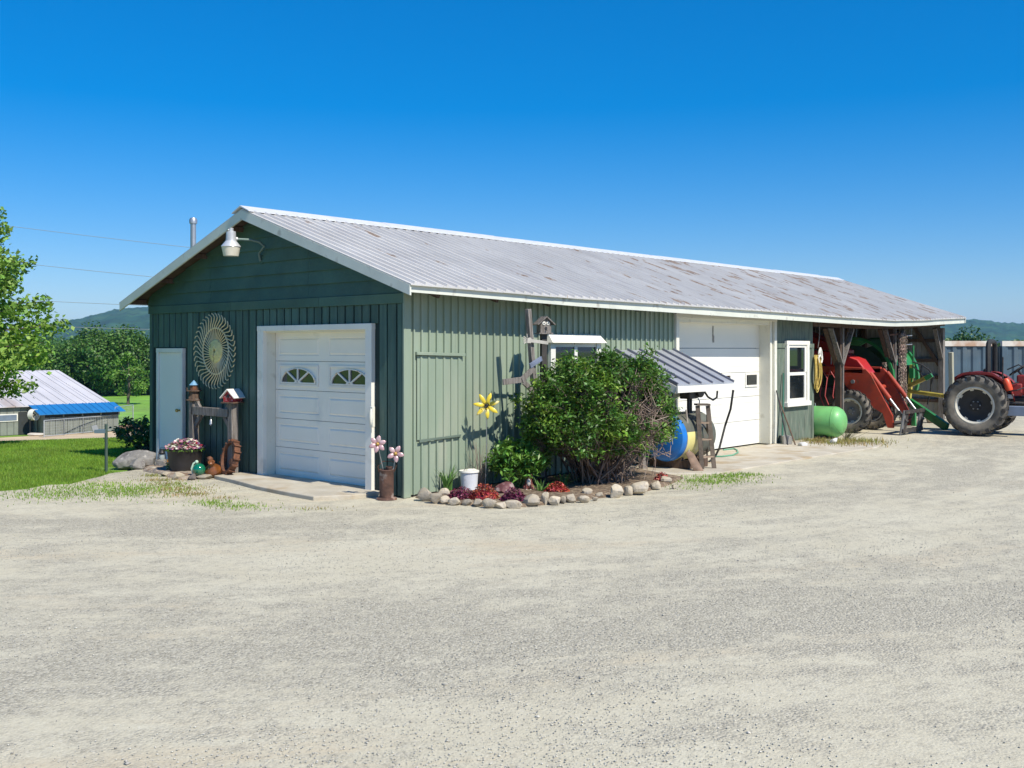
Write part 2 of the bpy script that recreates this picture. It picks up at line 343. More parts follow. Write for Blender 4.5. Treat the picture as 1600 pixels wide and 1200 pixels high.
# blades of grass
def blades(name, XY, h, mt, label, seed, z=-.03, w=.006, lean=.5):
    rs = np.random.RandomState(seed); n = len(XY); a = rs.uniform(0, 6.28, n); hh = h * rs.uniform(.45, 1.25, n)
    Z = np.array([hz(x, y) for x, y in XY]) + z; B = np.column_stack([XY, Z]); ww = w * rs.uniform(.7, 1.5, n)
    d = np.column_stack([np.cos(a) * ww, np.sin(a) * ww, np.zeros(n)]); la = rs.uniform(0, 6.28, n); ln = hh * lean * rs.uniform(.1, 1, n)
    tip = B + np.column_stack([np.cos(la) * ln, np.sin(la) * ln, hh])
    V = np.stack([B - d, B + d, tip], 1).reshape(-1, 3)
    return tag(obj(name, fast_mesh(name, V, np.arange(3 * n).reshape(n, 3), mt)), label, 'grass', kind='stuff')
blade_mat = mat('grass_blade', (.20, .34, .035), .6, var=.25, vscale=.8, island=.35, trans=.35, world=True, col2=(.26, .38, .055), c2scale=.35, c2lo=.5, c2hi=.75)
dry_mat = mat('dry_grass_blade', (.24, .25, .06), .7, var=.3, vscale=3, island=.4, trans=.3, world=True, col2=(.36, .26, .10), c2scale=2.5, c2lo=.45, c2hi=.6)
rs = np.random.RandomState(3); pts = []
ea = np.array([(q.x, q.y) for q in edge])
n = 150000; dep = 13.5 + 16 * rs.uniform(0, 1, n) ** 1.2; px = rs.uniform(-110, 245, n)
X = CAM.x + dep * (FW.x + (px - 800) / FPX * RT.x); Y = CAM.y + dep * (FW.y + (px - 800) / FPX * RT.y)
PXE = np.array([a for a, _ in edge_px]); PYE = np.array([b for _, b in edge_px]); lim = np.interp(px, PXE, PYE)
py = 545 + FPX * 2.1 / dep
keep = (py < lim + rs.normal(0, 1.6, n)) & ~((X > -.1) & (Y < 7.15)) & ~((X > -1.15) & (Y < 6.9) & (Y > 5))
blades('lawn', np.column_stack([X, Y])[keep], .05, blade_mat, 'short mown lawn beside the gravel yard', 4)
def tuft(cx, cy, rx, ry, n, seed):
    rs = np.random.RandomState(seed); q = rs.normal(size=(n, 2)) * .45
    P0 = G(cx, cy); ax = RT * rx; ay = FW * ry
    return np.column_stack([P0.x + q[:, 0] * ax.x + q[:, 1] * ay.x, P0.y + q[:, 0] * ax.y + q[:, 1] * ay.y])
edge_tufts = [(95, 768, 1.0, 1.0, 700), (150, 760, .8, .8, 450), (60, 774, .8, .6, 260), (205, 768, .9, .9, 750), (230, 763, .8, .8, 450), (185, 771, .7, .7, 260), (120, 765, 1.3, 1.1, 300), (335, 787, .35, .35, 200), (375, 791, .42, .35, 240), (330, 784, .3, .3, 80), (300, 780, .9, .6, 60), (420, 795, .8, .4, 40)]
blades('edge_grass', np.concatenate([tuft(*a, seed=i + 20) for i, a in enumerate(edge_tufts)]), .036, blade_mat, 'patchy green grass creeping into the gravel beside the lawn', 6, z=-.004)
dry = [(275, 765, .6, .5, 500), (300, 772, .4, .3, 250), (255, 750, .5, .3, 260), (262, 757, .3, .4, 200), (350, 778, .3, .15, 60), (500, 795, .5, .2, 60), (240, 743, .3, .25, 160)]
blades('dry_grass', np.concatenate([tuft(*a, seed=i + 40) for i, a in enumerate(dry)]), .034, dry_mat, 'dry straw coloured grass beside the stone edging', 7, z=-.004)
apron_t = [(1110, 752, .7, .5, 700), (1135, 745, .7, .4, 600), (1160, 741, .4, .25, 200), (1075, 762, .5, .4, 100)]
blades('apron_grass', np.concatenate([tuft(*a, seed=i + 60) for i, a in enumerate(apron_t)]), .04, blade_mat, 'green grass strip beside the concrete apron', 8, z=-.004)
tank_t = [(1290, 692, .7, .8, 500), (1320, 694, .9, .8, 650), (1345, 690, .7, .6, 350), (1275, 690, .4, .4, 250)]
blades('tank_grass', np.concatenate([tuft(*a, seed=i + 70) for i, a in enumerate(tank_t)]), .10, dry_mat, 'yellowing grass growing around the green pressure tank', 9, z=-.004, w=.008)

# ------------------------------------------------------------------ far hills
hill_mat = mat('forest_hill', (.02, .07, .03), .95, var=.5, vscale=.02, col2=(.05, .12, .04), c2scale=.012, c2lo=.45, c2hi=.65, col3=(.018, .045, .02), c3scale=.05, c3lo=.5, c3hi=.7, world=True)
def hill(name, dep, depth, prof, label, seed, amp):
    rs = np.random.RandomState(seed); nx = 260; ny = 22; pxs = np.linspace(prof[0][0], prof[-1][0], nx)
    ht = np.interp(pxs, [a for a, _ in prof], [b for _, b in prof]); V = []
    for j in range(ny):
        f = j / (ny - 1); d = dep + depth * (f - .8)
        sh = math.sin(min(1, f / .8) * math.pi / 2) ** 1.2 if f < .8 else math.cos((f - .8) / .2 * math.pi / 2)
        for i in range(nx):
            z = (545 - ht[i]) / FPX * dep + 2.1
            q = Vector((CAM.x, CAM.y, 0)) + float(d) * (FW + float(pxs[i] - 800) / FPX * RT)
            V.append((q.x, q.y, -6 + (z + 6) * sh + rs.normal(0, amp)))
    F = np.array([(j * nx + i, j * nx + i + 1, (j + 1) * nx + i + 1, (j + 1) * nx + i) for j in range(ny - 1) for i in range(nx - 1)])
    me = fast_mesh(name, np.array(V), F, hill_mat); return tag(obj(name, me), label, 'hill', kind='structure')
hill('hill', 2600, 1500, [(-900, 535), (-500, 535), (-100, 530), (40, 522), (70, 512), (110, 503), (150, 494), (190, 485), (240, 481), (300, 483), (400, 494), (560, 505), (800, 515), (1000, 530)], 'blue green wooded hill rising beyond the low barn', 1, 2.2)
hill('hill', 2900, 1500, [(900, 530), (1150, 512), (1350, 505), (1490, 502), (1515, 500), (1560, 505), (1610, 508), (1800, 512), (2300, 530)], 'long low wooded ridge beyond the shipping containers', 2, 1.8)
# ------------------------------------------------------------------ the green garage building: x 0..21.6, y 0..7
EZX = [-.4, 1.5, 3.3, 6.2, 10, 12, 14, 16.5, 18.5, 20.3, 22]
EZ = [2.995, 2.965, 2.935, 2.925, 2.90, 2.88, 2.86, 2.85, 2.90, 2.975, 3.04]
def ez(x): return float(np.interp(x, EZX, EZ))
RZ = 4.35; RY = 3.5; EY = -.45
def roof_z(x, y):
    e = ez(x) if y <= RY else 2.98
    yy = y if y <= RY else 2 * RY - y
    return e + (RZ - e) * (yy - EY) / (RY - EY)
B = thing('garage_building', (0, 0, 0), 'long dark green farm garage with a rusty white metal roof and open machine bay', 'building')
gable_green = mat('gable_green', (.050, .105, .088), .6, var=.22, vscale=3, bump=.35, bscale=26, stretch=(4, 4, .5), rand=.16, col2=(.09, .15, .12), c2scale=2, c2lo=.5, c2hi=.8)
lap_green = mat('lap_green', (.048, .106, .082), .6, var=.18, vscale=2, bump=.2, bscale=18, rand=.10, col2=(.085, .15, .11), c2scale=1.2, c2lo=.5, c2hi=.8)
wall_green = mat('wall_green', (.262, .325, .245), .5, var=.07, vscale=1.2, bump=.05, bscale=6, col2=(.34, .375, .295), c2scale=.9, c2lo=.5, c2hi=.75, rand=.05, metal=.05, stretch=(2.5, 2.5, .5), col3=(.20, .255, .19), c3scale=2.2, c3lo=.62, c3hi=.85)
ply_green = mat('ply_green', (.115, .15, .115), .8, var=.3, vscale=3, bump=.3, bscale=30, stretch=(3, 3, .6), col2=(.20, .215, .175), c2scale=5, c2lo=.5, c2hi=.75)
dark_in = mat('dark_lining', (.05, .045, .04), .9, var=.3)
inner_tin = mat('inner_tin', (.36, .36, .35), .6, metal=.3, var=.15, vscale=2, col2=(.2, .16, .12), c2scale=3, c2lo=.58, c2hi=.75, rand=.08)

# wall cores (behind the cladding)
m = MB()
m.bb(.03, .13, .03, .66, 0, 2.86); m.bb(.03, .13, 3.46, 7, 0, 2.86); m.bb(.03, .13, .66, 3.46, 2.42, 2.86)
m.build('wall', dark_in, B)
m = MB(); m.bb(.13, 6.88, .03, .13, 0, 2.92); m.bb(10.94, 12.78, .03, .13, 0, 2.86); m.bb(6.88, 10.94, .03, .13, 2.72, 2.88)
m.build('wall', dark_in, B)
m = MB(); m.bb(12.72, 12.82, .13, 6.9, 0, 3.0); m.prism([(.13, 0), (6.9, 0), (RY, 1.2)], .1, Matrix.Translation((12.72, 0, 3.0)) @ Matrix(((0, 0, 1, 0), (1, 0, 0, 0), (0, 1, 0, 0), (0, 0, 0, 1))))
m.build('partition_wall', dark_in, B)
m = MB(); m.bb(.13, 12.7, 6.9, 7, 0, 2.98); m.build('wall', gable_green, B)

# gable: rough boards with open joints
YZ = Matrix(((0, 0, -1, 0), (1, 0, 0, 0), (0, 1, 0, 0), (0, 0, 0, 1)))       # polygon (y,z) extruded towards -x
y = 0.0; rb = random.Random(4)
def gboard(y0, y1, z0, z1):
    o = MB().bb(-.028 - rb.uniform(0, .008), .03, y0, y1, z0, z1).build('siding_board', gable_green, B, bevel=.004)
while y < 6.98:
    wdt = rb.choice((.15, .16, .17)); y1 = min(7.0, y + wdt)
    if 6.94 - y1 < .05: y1 = 7.0
    segs = [(.02, 2.74)]
    if y1 > .64 and y < 3.52: segs = [(2.47, 2.74)] if (y > .5 and y1 < 3.66) else [(.02, 2.74)]
    if y1 > 5.78 and y < 6.72: segs = [(2.125, 2.74)]
    ya, yb = y, y1
    if segs == [(.02, 2.74)]:
        if ya < .64 < yb: yb = .64
        if ya < 3.52 < yb: ya = 3.52
    for z0, z1 in segs: gboard(ya, yb, z0, z1)
    y = y1 + .032
    if y1 >= 7.0: break
MB().bb(-.055, -.0, .012, .05, 0, 2.9).build('corner_board', gable_green, B, bevel=.004)
# backing seen in the joints
MB().bb(-.004, .028, 0, .66, 0, 2.8).bb(-.004, .028, 3.5, 7, 0, 2.8).bb(-.004, .028, .66, 3.5, 2.44, 2.8).build('sheathing', mat('joint_green', (.012, .03, .026), .8), B)
for a, b in ((-.01, 1.9), (1.9, 4.3), (4.3, 7.0)):
    MB().bb(-.062, -.0, a + .003, b - .003, 2.742, 2.885).build('band_board', lap_green, B, bevel=.004)
# lap boards up to the rake
SL = (RZ - 2.98) / 3.95
def ztop(yy): return RZ - .06 - abs(yy - RY) * SL
z = 2.889
while z < 4.2:
    z1 = z + .205
    for a, b in ((-.05, 2.2), (2.2, 4.95), (4.95, 7.05)):
        h0 = (RZ - .06 - z) / SL; h1 = (RZ - .06 - z1) / SL
        yl, yr = max(a, RY - h0) + .002, min(b, RY + h0) - .002
        if yr - yl < .05: continue
        ys = sorted({yl, yr} | {q for q in (RY - h1, RY, RY + h1) if yl < q < yr})
        up = [(q, min(z1, ztop(q))) for q in ys]; poly = [(yl, z), (yr, z)] + [(q, v) for q, v in reversed(up) if v > z + .003]
        n = len(poly)
        vs = [(-.045 + .033 * (v - z) / .205, q, v) for q, v in poly] + [(.03, q, v) for q, v in poly]
        MB().add(vs, [tuple(range(n)), tuple(range(2 * n - 1, n - 1, -1))] + [(i, n + i, n + (i + 1) % n, (i + 1) % n) for i in range(n)]).build('lap_board', lap_green, B, smooth=False)
    z = z1

# long wall: ribbed metal sheets, six ribs each
def rib_sheet(x0, x1, z0, z1f, y0=0., pitch=.1524, rh=.030, edge=True, n_off=.02):
    """front face of a ribbed sheet standing in plane y0, ribs towards -y"""
    xs = [(x0, 0)]; x = x0 + .05
    while x + .045 < x1:
        xs += [(x, 0), (x + .003, rh), (x + .028, rh), (x + .040, 0)]; x += pitch
    xs.append((x1, 0)); mm = MB(); n = len(xs)
    for X, d in xs: mm.v.append((X, y0 - d, z0))
    for X, d in xs: mm.v.append((X, y0 - d, z1f(X)))
    for X, d in xs: mm.v.append((X, y0 + .006, z0))
    for X, d in xs: mm.v.append((X, y0 + .006, z1f(X)))
    for i in range(n - 1): mm.f += [(i, i + 1, n + i + 1, n + i), (2 * n + i, 3 * n + i, 3 * n + i + 1, 2 * n + i + 1), (i, 2 * n + i, 2 * n + i + 1, i + 1), (n + i, n + i + 1, 3 * n + i + 1, 3 * n + i)]
    mm.f += [(0, n, 3 * n, 2 * n), (n - 1, 3 * n - 1, 4 * n - 1, 2 * n - 1)]
    return mm
x = .075
while x < 6.85:
    x1 = min(x + .9144, 6.89); off = rb.uniform(0, .003)
    rib_sheet(x, x1 - .002, .03, lambda X: 2.93, .012 - off).build('siding_sheet', wall_green, B, smooth=False); x = x1
MB().bb(-.06, .074, -.022, .011, .0, 2.93).build('corner_trim', wall_green, B, bevel=.006)
# hatch patched into the long wall
rib_sheet(.20, 1.10, .80, lambda X: 2.0, -.012, rh=.017).build('hatch_panel', wall_green, B, smooth=False)
MB().bar((.16, -.032, 2.035), (1.14, -.032, 2.01), .05, .045).build('hatch_trim', wall_green, B, bevel=.004)
MB().prism([(.22, .805), (1.06, .83), (1.06, .80), (.62, .79), (.22, .765)], .012, Matrix(((1, 0, 0, 0), (0, 0, -1, -.030), (0, 1, 0, 0), (0, 0, 0, 1)))).build('hatch_shadow', mat('shadow_green', (.12, .16, .13), .6), B)  # dark green wedge below the hatch, its shadow put in as a strip

# window in the long wall behind the shrub
Wn = MB().bb(3.12, 3.24, -.07, 0, 1.15, 2.2).bb(4.36, 4.47, -.07, 0, 1.15, 2.2).bb(3.76, 3.84, -.055, 0, 1.2, 2.2).bb(3.24, 4.36, -.06, 0, 1.15, 1.23).bb(3.24, 4.36, -.05, 0, 2.13, 2.2).build('window', white_paint, B, bevel=.004)
MB().add([(3.06, -.16, 2.2), (4.53, -.16, 2.2), (4.53, .0, 2.2), (3.06, 0, 2.2), (3.1, -.03, 2.34), (4.49, -.03, 2.34), (4.49, 0, 2.34), (3.1, 0, 2.34)], [(0, 3, 2, 1), (4, 5, 6, 7), (0, 1, 5, 4), (1, 2, 6, 5), (2, 3, 7, 6), (3, 0, 4, 7)]).build('window_head', white_paint, Wn)
for a, b in ((3.24, 3.76), (3.84, 4.36)): MB().bb(a, b, -.034, -.026, 1.23, 2.13).build('pane', glass_dark, Wn)

# ------------- front overhead door (gable)
def raised(mm, y0, y1, z0, z1, xf, t=.012, s=.03):
    """raised panel field standing proud of a door section; face towards -x"""
    vs = [(xf, y0, z0), (xf, y1, z0), (xf, y1, z1), (xf, y0, z1), (xf + t, y0 + s * .5, z0 + s * .5), (xf + t, y1 - s * .5, z0 + s * .5), (xf + t, y1 - s * .5, z1 - s * .5), (xf + t, y0 + s * .5, z1 - s * .5),
          (xf - t * .4, y0 + s * 1.4, z0 + s * 1.4), (xf - t * .4, y1 - s * 1.4, z0 + s * 1.4), (xf - t * .4, y1 - s * 1.4, z1 - s * 1.4), (xf - t * .4, y0 + s * 1.4, z1 - s * 1.4)]
    fs = []
    for o in (0, 4): fs += [(o + i, o + (i + 1) % 4, o + 4 + (i + 1) % 4, o + 4 + i) for i in range(4)]
    fs.append((8, 9, 10, 11)); mm.add(vs, fs)
FD = MB(); y0d, y1d, ztop = .80, 3.34, 2.40
FD.bb(-.075, .0, .66, .80, .03, 2.44).bb(-.075, .0, 3.34, 3.50, .03, 2.44).bb(-.078, .0, .655, 3.505, 2.385, 2.47)
FDo = FD.build('garage_door', white_paint, B, bevel=.004); FDo['label'] = 'white panelled garage door with two fan light windows'
MB().bb(.0, .22, 3.34, 3.42, .03, 2.40).bb(.0, .22, .72, .80, .03, 2.40).bb(.0, .22, .80, 3.34, 2.36, 2.44).build('door_jamb', cream_paint, FDo)
door_white = mat('door_white', (.84, .81, .72), .42, var=.03, vscale=1.5, col2=(.64, .64, .59), c2scale=2, c2lo=.6, c2hi=.85, bump=.03, bscale=90)
XF = .17; nsec = 5; z0 = .045; hs = (2.37 - z0) / nsec
for i in range(nsec):
    za = z0 + i * hs; zb = za + hs - .007; mm = MB()
    cols = [(y0d + .10, y0d + 1.15), (y0d + 1.39, y1d - .10)]
    ys = [y0d + .005] + [q for c in cols for q in c] + [y1d - .005]; rz0, rz1 = za + .085, zb - .085
    # frame of the section around its two fields
    def fr(a, b, c, d): mm.add([(XF, a, c), (XF, b, c), (XF, b, d), (XF, a, d)], [(0, 1, 2, 3)])
    fr(ys[0], ys[5], za, rz0); fr(ys[0], ys[5], rz1, zb)
    for a, b in ((0, 1), (2, 3), (4, 5)): fr(ys[a], ys[b], rz0, rz1)
    mm.add([(XF, ys[0], za), (XF, ys[5], za), (XF + .04, ys[5], za), (XF + .04, ys[0], za), (XF, ys[0], zb), (XF, ys[5], zb), (XF + .04, ys[5], zb), (XF + .04, ys[0], zb)], [(0, 1, 2, 3), (4, 7, 6, 5), (2, 6, 7, 3)])
    for a, b in cols:
        if i == 3: fr(a, b, rz0, rz1)
        else: raised(mm, a, b, rz0, rz1, XF)
    mm.build('door_section', door_white, FDo, smooth=False)
    if i == 3:
        for a, b in cols:
            c = (a + b) / 2; hw = .43; zb0 = rz0 + .04; hh = .215; N = 20
            wf = MB()     # square surround
            for (p, q, r_, s_) in ((a + .01, b - .01, rz0 - .02, rz0 + .012), (a + .01, b - .01, rz1 + .0, rz1 + .03), (a + .01, a + .045, rz0 + .012, rz1), (b - .045, b - .01, rz0 + .012, rz1)): wf.bb(XF - .02, XF - .001, p, q, r_, s_)
            # arch ring + spokes
            ring = []
            for j in range(N + 1):
                an = math.pi * j / N; ring.append((math.cos(an), math.sin(an)))
            for j in range(N):
                (c0, s0), (c1, s1) = ring[j], ring[j + 1]; o_ = 1.06
                q = [(c + hw * c0, zb0 + hh * s0), (c + hw * o_ * c0, zb0 + hh * o_ * s0), (c + hw * o_ * c1, zb0 + hh * o_ * s1), (c + hw * c1, zb0 + hh * s1)]
                wf.add([(XF - .028, *u) for u in q] + [(XF - .001, *u) for u in q], [(0, 1, 2, 3), (4, 7, 6, 5), (0, 4, 5, 1), (1, 5, 6, 2), (2, 6, 7, 3), (3, 7, 4, 0)])
            wf.bb(XF - .0281, XF - .001, c - hw * 1.06, c + hw * 1.06, zb0 - .022, zb0)
            for an in (50, 90, 130):
                d = (math.cos(R(an)) * hw, math.sin(R(an)) * hh)
                wf.bar((XF - .014, c, zb0), (XF - .014, c + d[0], zb0 + d[1]), .024, .034, up=(1, 0, 0))
            wf.prism([(c - .09, zb0 - .001), (c + .09, zb0 - .001), (c + .05, zb0 + .03), (c - .05, zb0 + .03)], .0275, Matrix.Translation((XF - .0005, 0, 0)) @ YZ)
            wf.build('window_frame', white_paint, FDo)
            gp = MB().prism([(c + hw * u, zb0 + hh * v) for u, v in ring], .006, Matrix.Translation((XF - .002, 0, 0)) @ YZ); gp.build('pane', glass_dark, FDo)
MB().box((-.10, .61, 1.12), (.05, .07, .30)).ball((-.12, .61, 1.12), (.035, .03, .13), 10, 6).build('door_sensor', cream_paint, B, bevel=.01)
MB().bb(.3, 6.6, .2, 6.8, .0, .02).build('floor_slab', mat('floor_concrete', (.25, .24, .22), .8), B)

# ------------- narrow white door
SDo = MB().bb(-.07, 0, 5.80, 5.85, .06, 2.10).bb(-.07, 0, 6.64, 6.70, .06, 2.10).bb(-.072, 0, 5.795, 6.705, 2.03, 2.11).build('side_door', white_paint, B, bevel=.004)
MB().bb(-.04, .0, 5.853, 6.637, .07, 2.027).build('door_leaf', mat('door_leaf', (.84, .82, .75), .5, var=.03, vscale=1, bump=.04), SDo, bevel=.004)
MB().ball((-.10, 5.93, 1.0), .032, 12, 8).tube([(-.04, 5.93, 1.0), (-.09, 5.93, 1.0)], .016, 8).build('door_knob', mat('brass', (.45, .33, .12), .3, metal=.9), SDo)

# ------------- big overhead door in the long wall
OD = MB().bb(6.885, 6.985, -.06, .0, .02, 2.80).bb(10.83, 10.935, -.06, .0, .02, 2.80).bb(6.88, 10.94, -.064, .0, 2.70, 2.805).build('overhead_door', cream_paint, B, bevel=.005)
OD['label'] = 'wide white overhead door of flat sections with small windows'
MB().bb(10.72, 10.83, .0, .33, .02, 2.70).bb(6.985, 7.0, .0, .33, .02, 2.70).bb(7.0, 10.72, .0, .33, 2.62, 2.70).build('door_jamb', cream_paint, OD, bevel=.004)
MB().bb(10.70, 10.76, -.02, .0, .02, 2.70).build('door_stop', cream_paint, OD)
big_white = mat('big_door_white', (.78, .77, .71), .45, var=.03, vscale=1.2, col2=(.6, .55, .42), c2scale=1.0, c2lo=.62, c2hi=.85, bump=.03)
nse = 5; zb = .03; hs = (2.64 - zb) / nse
for i in range(nse):
    za = zb + i * hs; mm = MB(); prof = [(0, .0)]
    n = 4
    for j in range(n):
        a = za + (hs - .010) * j / n; b = za + (hs - .010) * (j + 1) / n
        mm.bb(7.0, 10.72, .26 - .001 * (j % 2), .30, a, b - .006); mm.bb(7.0, 10.72, .264, .30, b - .006, b)
    mm.build('door_section', big_white, OD, smooth=False)
for xa in (7.75, 8.93, 10.08):
    z_0 = zb + hs * 2 + .20; z_1 = z_0 + .30; xb = xa + .54
    MB().bb(xa, xb, .235, .26, z_0, z_0 + .04).bb(xa, xb, .235, .26, z_1 - .04, z_1).bb(xa, xa + .04, .235, .26, z_0 + .04, z_1 - .04).bb(xb - .04, xb, .235, .26, z_0 + .04, z_1 - .04).build('window_frame', white_paint, OD)
    MB().bb(xa + .04, xb - .04, .25, .256, z_0 + .04, z_1 - .04).build('pane', glass_dark, OD)
MB().tube([(7.08, .02, 2.69), (7.06, .03, 2.2), (7.04, .02, 1.6)], .008, 5).build('pull_rope', mat('rope_tan', (.5, .42, .3), .9), OD)
MB().box((8.75, .253, 2.42), (.035, .008, .30)).box((8.765, .252, 2.30), (.05, .008, .14)).build('stain', mat('dark_stain', (.3, .28, .25), .8, var=.4, vscale=20), OD)

# ------------- plywood bay and its white sash window
MB().bb(10.94, 12.80, -.012, .03, .0, 2.12).build('plywood_panel', ply_green, B)
MB().bb(10.94, 12.80, -.008, .03, 2.22, 2.84).build('plywood_panel', ply_green, B)
MB().bb(10.94, 12.82, -.035, .03, 2.12, 2.22).build('band_board', ply_green, B, bevel=.004)
MB().bb(12.70, 12.83, -.025, .13, 0, 2.12).build('corner_board', ply_green, B, bevel=.004)
W2 = MB().bb(11.38, 11.47, -.08, -.012, .84, 2.27).bb(12.38, 12.49, -.08, -.012, .84, 2.27).bb(11.37, 12.50, -.084, -.012, 2.19, 2.28).bb(11.34, 12.53, -.11, -.012, .80, .90).build('window', white_paint, B, bevel=.004)
MB().bb(11.47, 12.30, -.058, -.012, 1.50, 1.57).bb(11.47, 11.54, -.055, -.012, 1.57, 2.19).bb(12.30, 12.38, -.055, -.012, 1.57, 2.19).bb(11.54, 12.3, -.055, -.012, 2.13, 2.19).build('upper_sash', white_paint, W2)
MB().bb(11.47, 11.53, -.064, -.012, .98, 1.50).bb(12.26, 12.33, -.064, -.012, .98, 1.50).bb(11.47, 12.33, -.0645, -.012, .90, .98).bb(12.33, 12.38, -.04, -.012, .9, 1.57).build('lower_sash', white_paint, W2)
MB().bb(11.54, 12.3, -.035, -.028, 1.57, 2.13).build('pane', glass_dark, W2); MB().bb(11.53, 12.26, -.045, -.038, .98, 1.5).build('pane', glass_dark, W2)

# ------------- open machine bay: posts, braces, plate beam, end wall
def bx_beam(mm, xa, xb, yc, w, h, dz):
    n = 8
    for i in range(n):
        a = xa + (xb - xa) * i / n; b = xa + (xb - xa) * (i + 1) / n
        za, zb_ = ez(a) + dz, ez(b) + dz
        mm.add([(a, yc - w / 2, za), (b, yc - w / 2, zb_), (b, yc + w / 2, zb_), (a, yc + w / 2, za), (a, yc - w / 2, za + h), (b, yc - w / 2, zb_ + h), (b, yc + w / 2, zb_ + h), (a, yc + w / 2, za + h)],
               [(0, 3, 2, 1), (4, 5, 6, 7), (0, 1, 5, 4), (2, 3, 7, 6)] + ([(3, 0, 4, 7)] if i == 0 else []) + ([(1, 2, 6, 5)] if i == n - 1 else []))
mm = MB(); bx_beam(mm, 12.83, 21.62, .04, .10, .22, -.24); mm.build('plate_beam', brown_wood, B)
post_x = [14.33, 17.65]
for px_ in post_x:
    t_ = ez(px_) - .24
    MB().box((px_ + .03, .05, t_ / 2), (.15, .15, t_)).build('bay_post', dark_wood, B, bevel=.008)
    MB().box((px_ + .05, -.045, t_ / 2 + .12), (.055, .035, t_ - .24), rot=(0, R(.6), 0)).build('bay_post', old_wood, B)
    for sgn in (-1, 1):
        for yy in (-.02, .12): MB().bar((px_ + .03, yy, t_ - .92), (px_ + .03 + sgn * .62, yy, t_ - .02), .045, .11, up=(0, 1, 0)).build('brace', old_wood if yy < 0 else brown_wood, B)
MB().bb(21.45, 21.60, -.02, .13, 0, 2.72).build('bay_post', old_wood, B, bevel=.006)
MB().bar((21.5, .05, 1.75), (20.95, .05, 2.70), .05, .11, up=(0, 1, 0)).build('brace', old_wood, B)
MB().bar((21.52, .12, 1.6), (21.52, .95, 2.9), .05, .1).build('brace', brown_wood, B)
for i in range(8):
    a = .13 + i * .86; b = min(a + .855, 6.98)
    mm = rib_sheet(a, b, .05, lambda X: roof_z(21.5, X) - .12, 0, rh=.015)
    M_ = Matrix(((0, 1, 0, 21.62), (1, 0, 0, 0), (0, 0, 1, 0), (0, 0, 0, 1)))
    mm.v = [tuple(M_ @ Vector(q)) for q in mm.v]; mm.build('end_wall_sheet', inner_tin, B, smooth=False)
for i in range(10):
    a = 12.82 + i * .88; b = min(a + .875, 21.6)
    mm = rib_sheet(a, b, .05, lambda X: 2.9, 6.97, rh=.015); mm.build('back_wall_sheet', mat('shaded_tin', (.10, .095, .09), .8, var=.3, vscale=2), B, smooth=False)  # tin coloured darker than the end wall, shade of the deep bay painted in
for zz in (.55, 1.25, 1.75, 2.35):
    MB().box((21.56, 3.5, zz), (.06, 6.8, .10)).build('girt', brown_wood, B)
    MB().box((17.2, 6.9, zz), (8.7, .06, .10)).build('girt', brown_wood, B)
for yy in (2.35, 4.7): MB().bb(21.44, 21.56, yy, yy + .12, 0, 3.3).build('bay_post', dark_wood, B)

# ------------- roof: sheets, ridge cap, fascia, rake boards, rafters
roof_m = bpy.data.materials.new('roof_metal'); roof_m.use_nodes = True; t = roof_m.node_tree; Lk = t.links; p = t.nodes['Principled BSDF']
geo = nn(t, 'ShaderNodeNewGeometry')
base = gmix(gr(gnoise(gmap((1, .35, 1)), 1.6, 5), .3, .7), (.49, .475, .455), (.62, .605, .58))
base = gmix(gr(gnoise(gmap((8, .5, 1)), 1.2, 5), .55, .8), base, (.44, .42, .42))
oi = nn(t, 'ShaderNodeObjectInfo'); base = gmix(gr(oi.outputs['Random'], 0, 1, 0, .25), base, (.47, .46, .45))
sx = nn(t, 'ShaderNodeSeparateXYZ'); Lk.new(geo.outputs['Position'], sx.inputs[0])
wear = gr(sx.outputs[0], 1., 12., .03, .12)                           # the far half of the roof is more rusted
rn = gnoise(gmap((13, .8, 1)), 1.35, 7, .6); rn2 = gadd(rn, wear)
fr_ = nn(t, 'ShaderNodeMath', operation='FRACT'); fa = nn(t, 'ShaderNodeMath', operation='MULTIPLY_ADD'); fa.inputs[1].default_value = 1 / .2057; fa.inputs[2].default_value = .393 / .2057; Lk.new(sx.outputs[0], fa.inputs[0]); Lk.new(fa.outputs[0], fr_.inputs[0])
fs_ = nn(t, 'ShaderNodeMath', operation='SUBTRACT'); fs_.inputs[1].default_value = .5; Lk.new(fr_.outputs[0], fs_.inputs[0]); fb = nn(t, 'ShaderNodeMath', operation='ABSOLUTE'); Lk.new(fs_.outputs[0], fb.inputs[0])
ribm = gr(fb.outputs[0], .10, .30, .045, -.02)                        # water stands beside the ribs, so the rust follows them
rust = gr(gadd(rn2, ribm), .718, .765); rcol = gmix(gr(gnoise(gmap((1, 1, 1)), 9, 4), .35, .65), (.22, .13, .085), (.38, .29, .22))
Lk.new(gmix(gmul(rust, .85), base, rcol), p.inputs['Base Color']); p.inputs['Metallic'].default_value = .05
Lk.new(gr(rust, 0, 1, .42, .9), p.inputs['Roughness'])
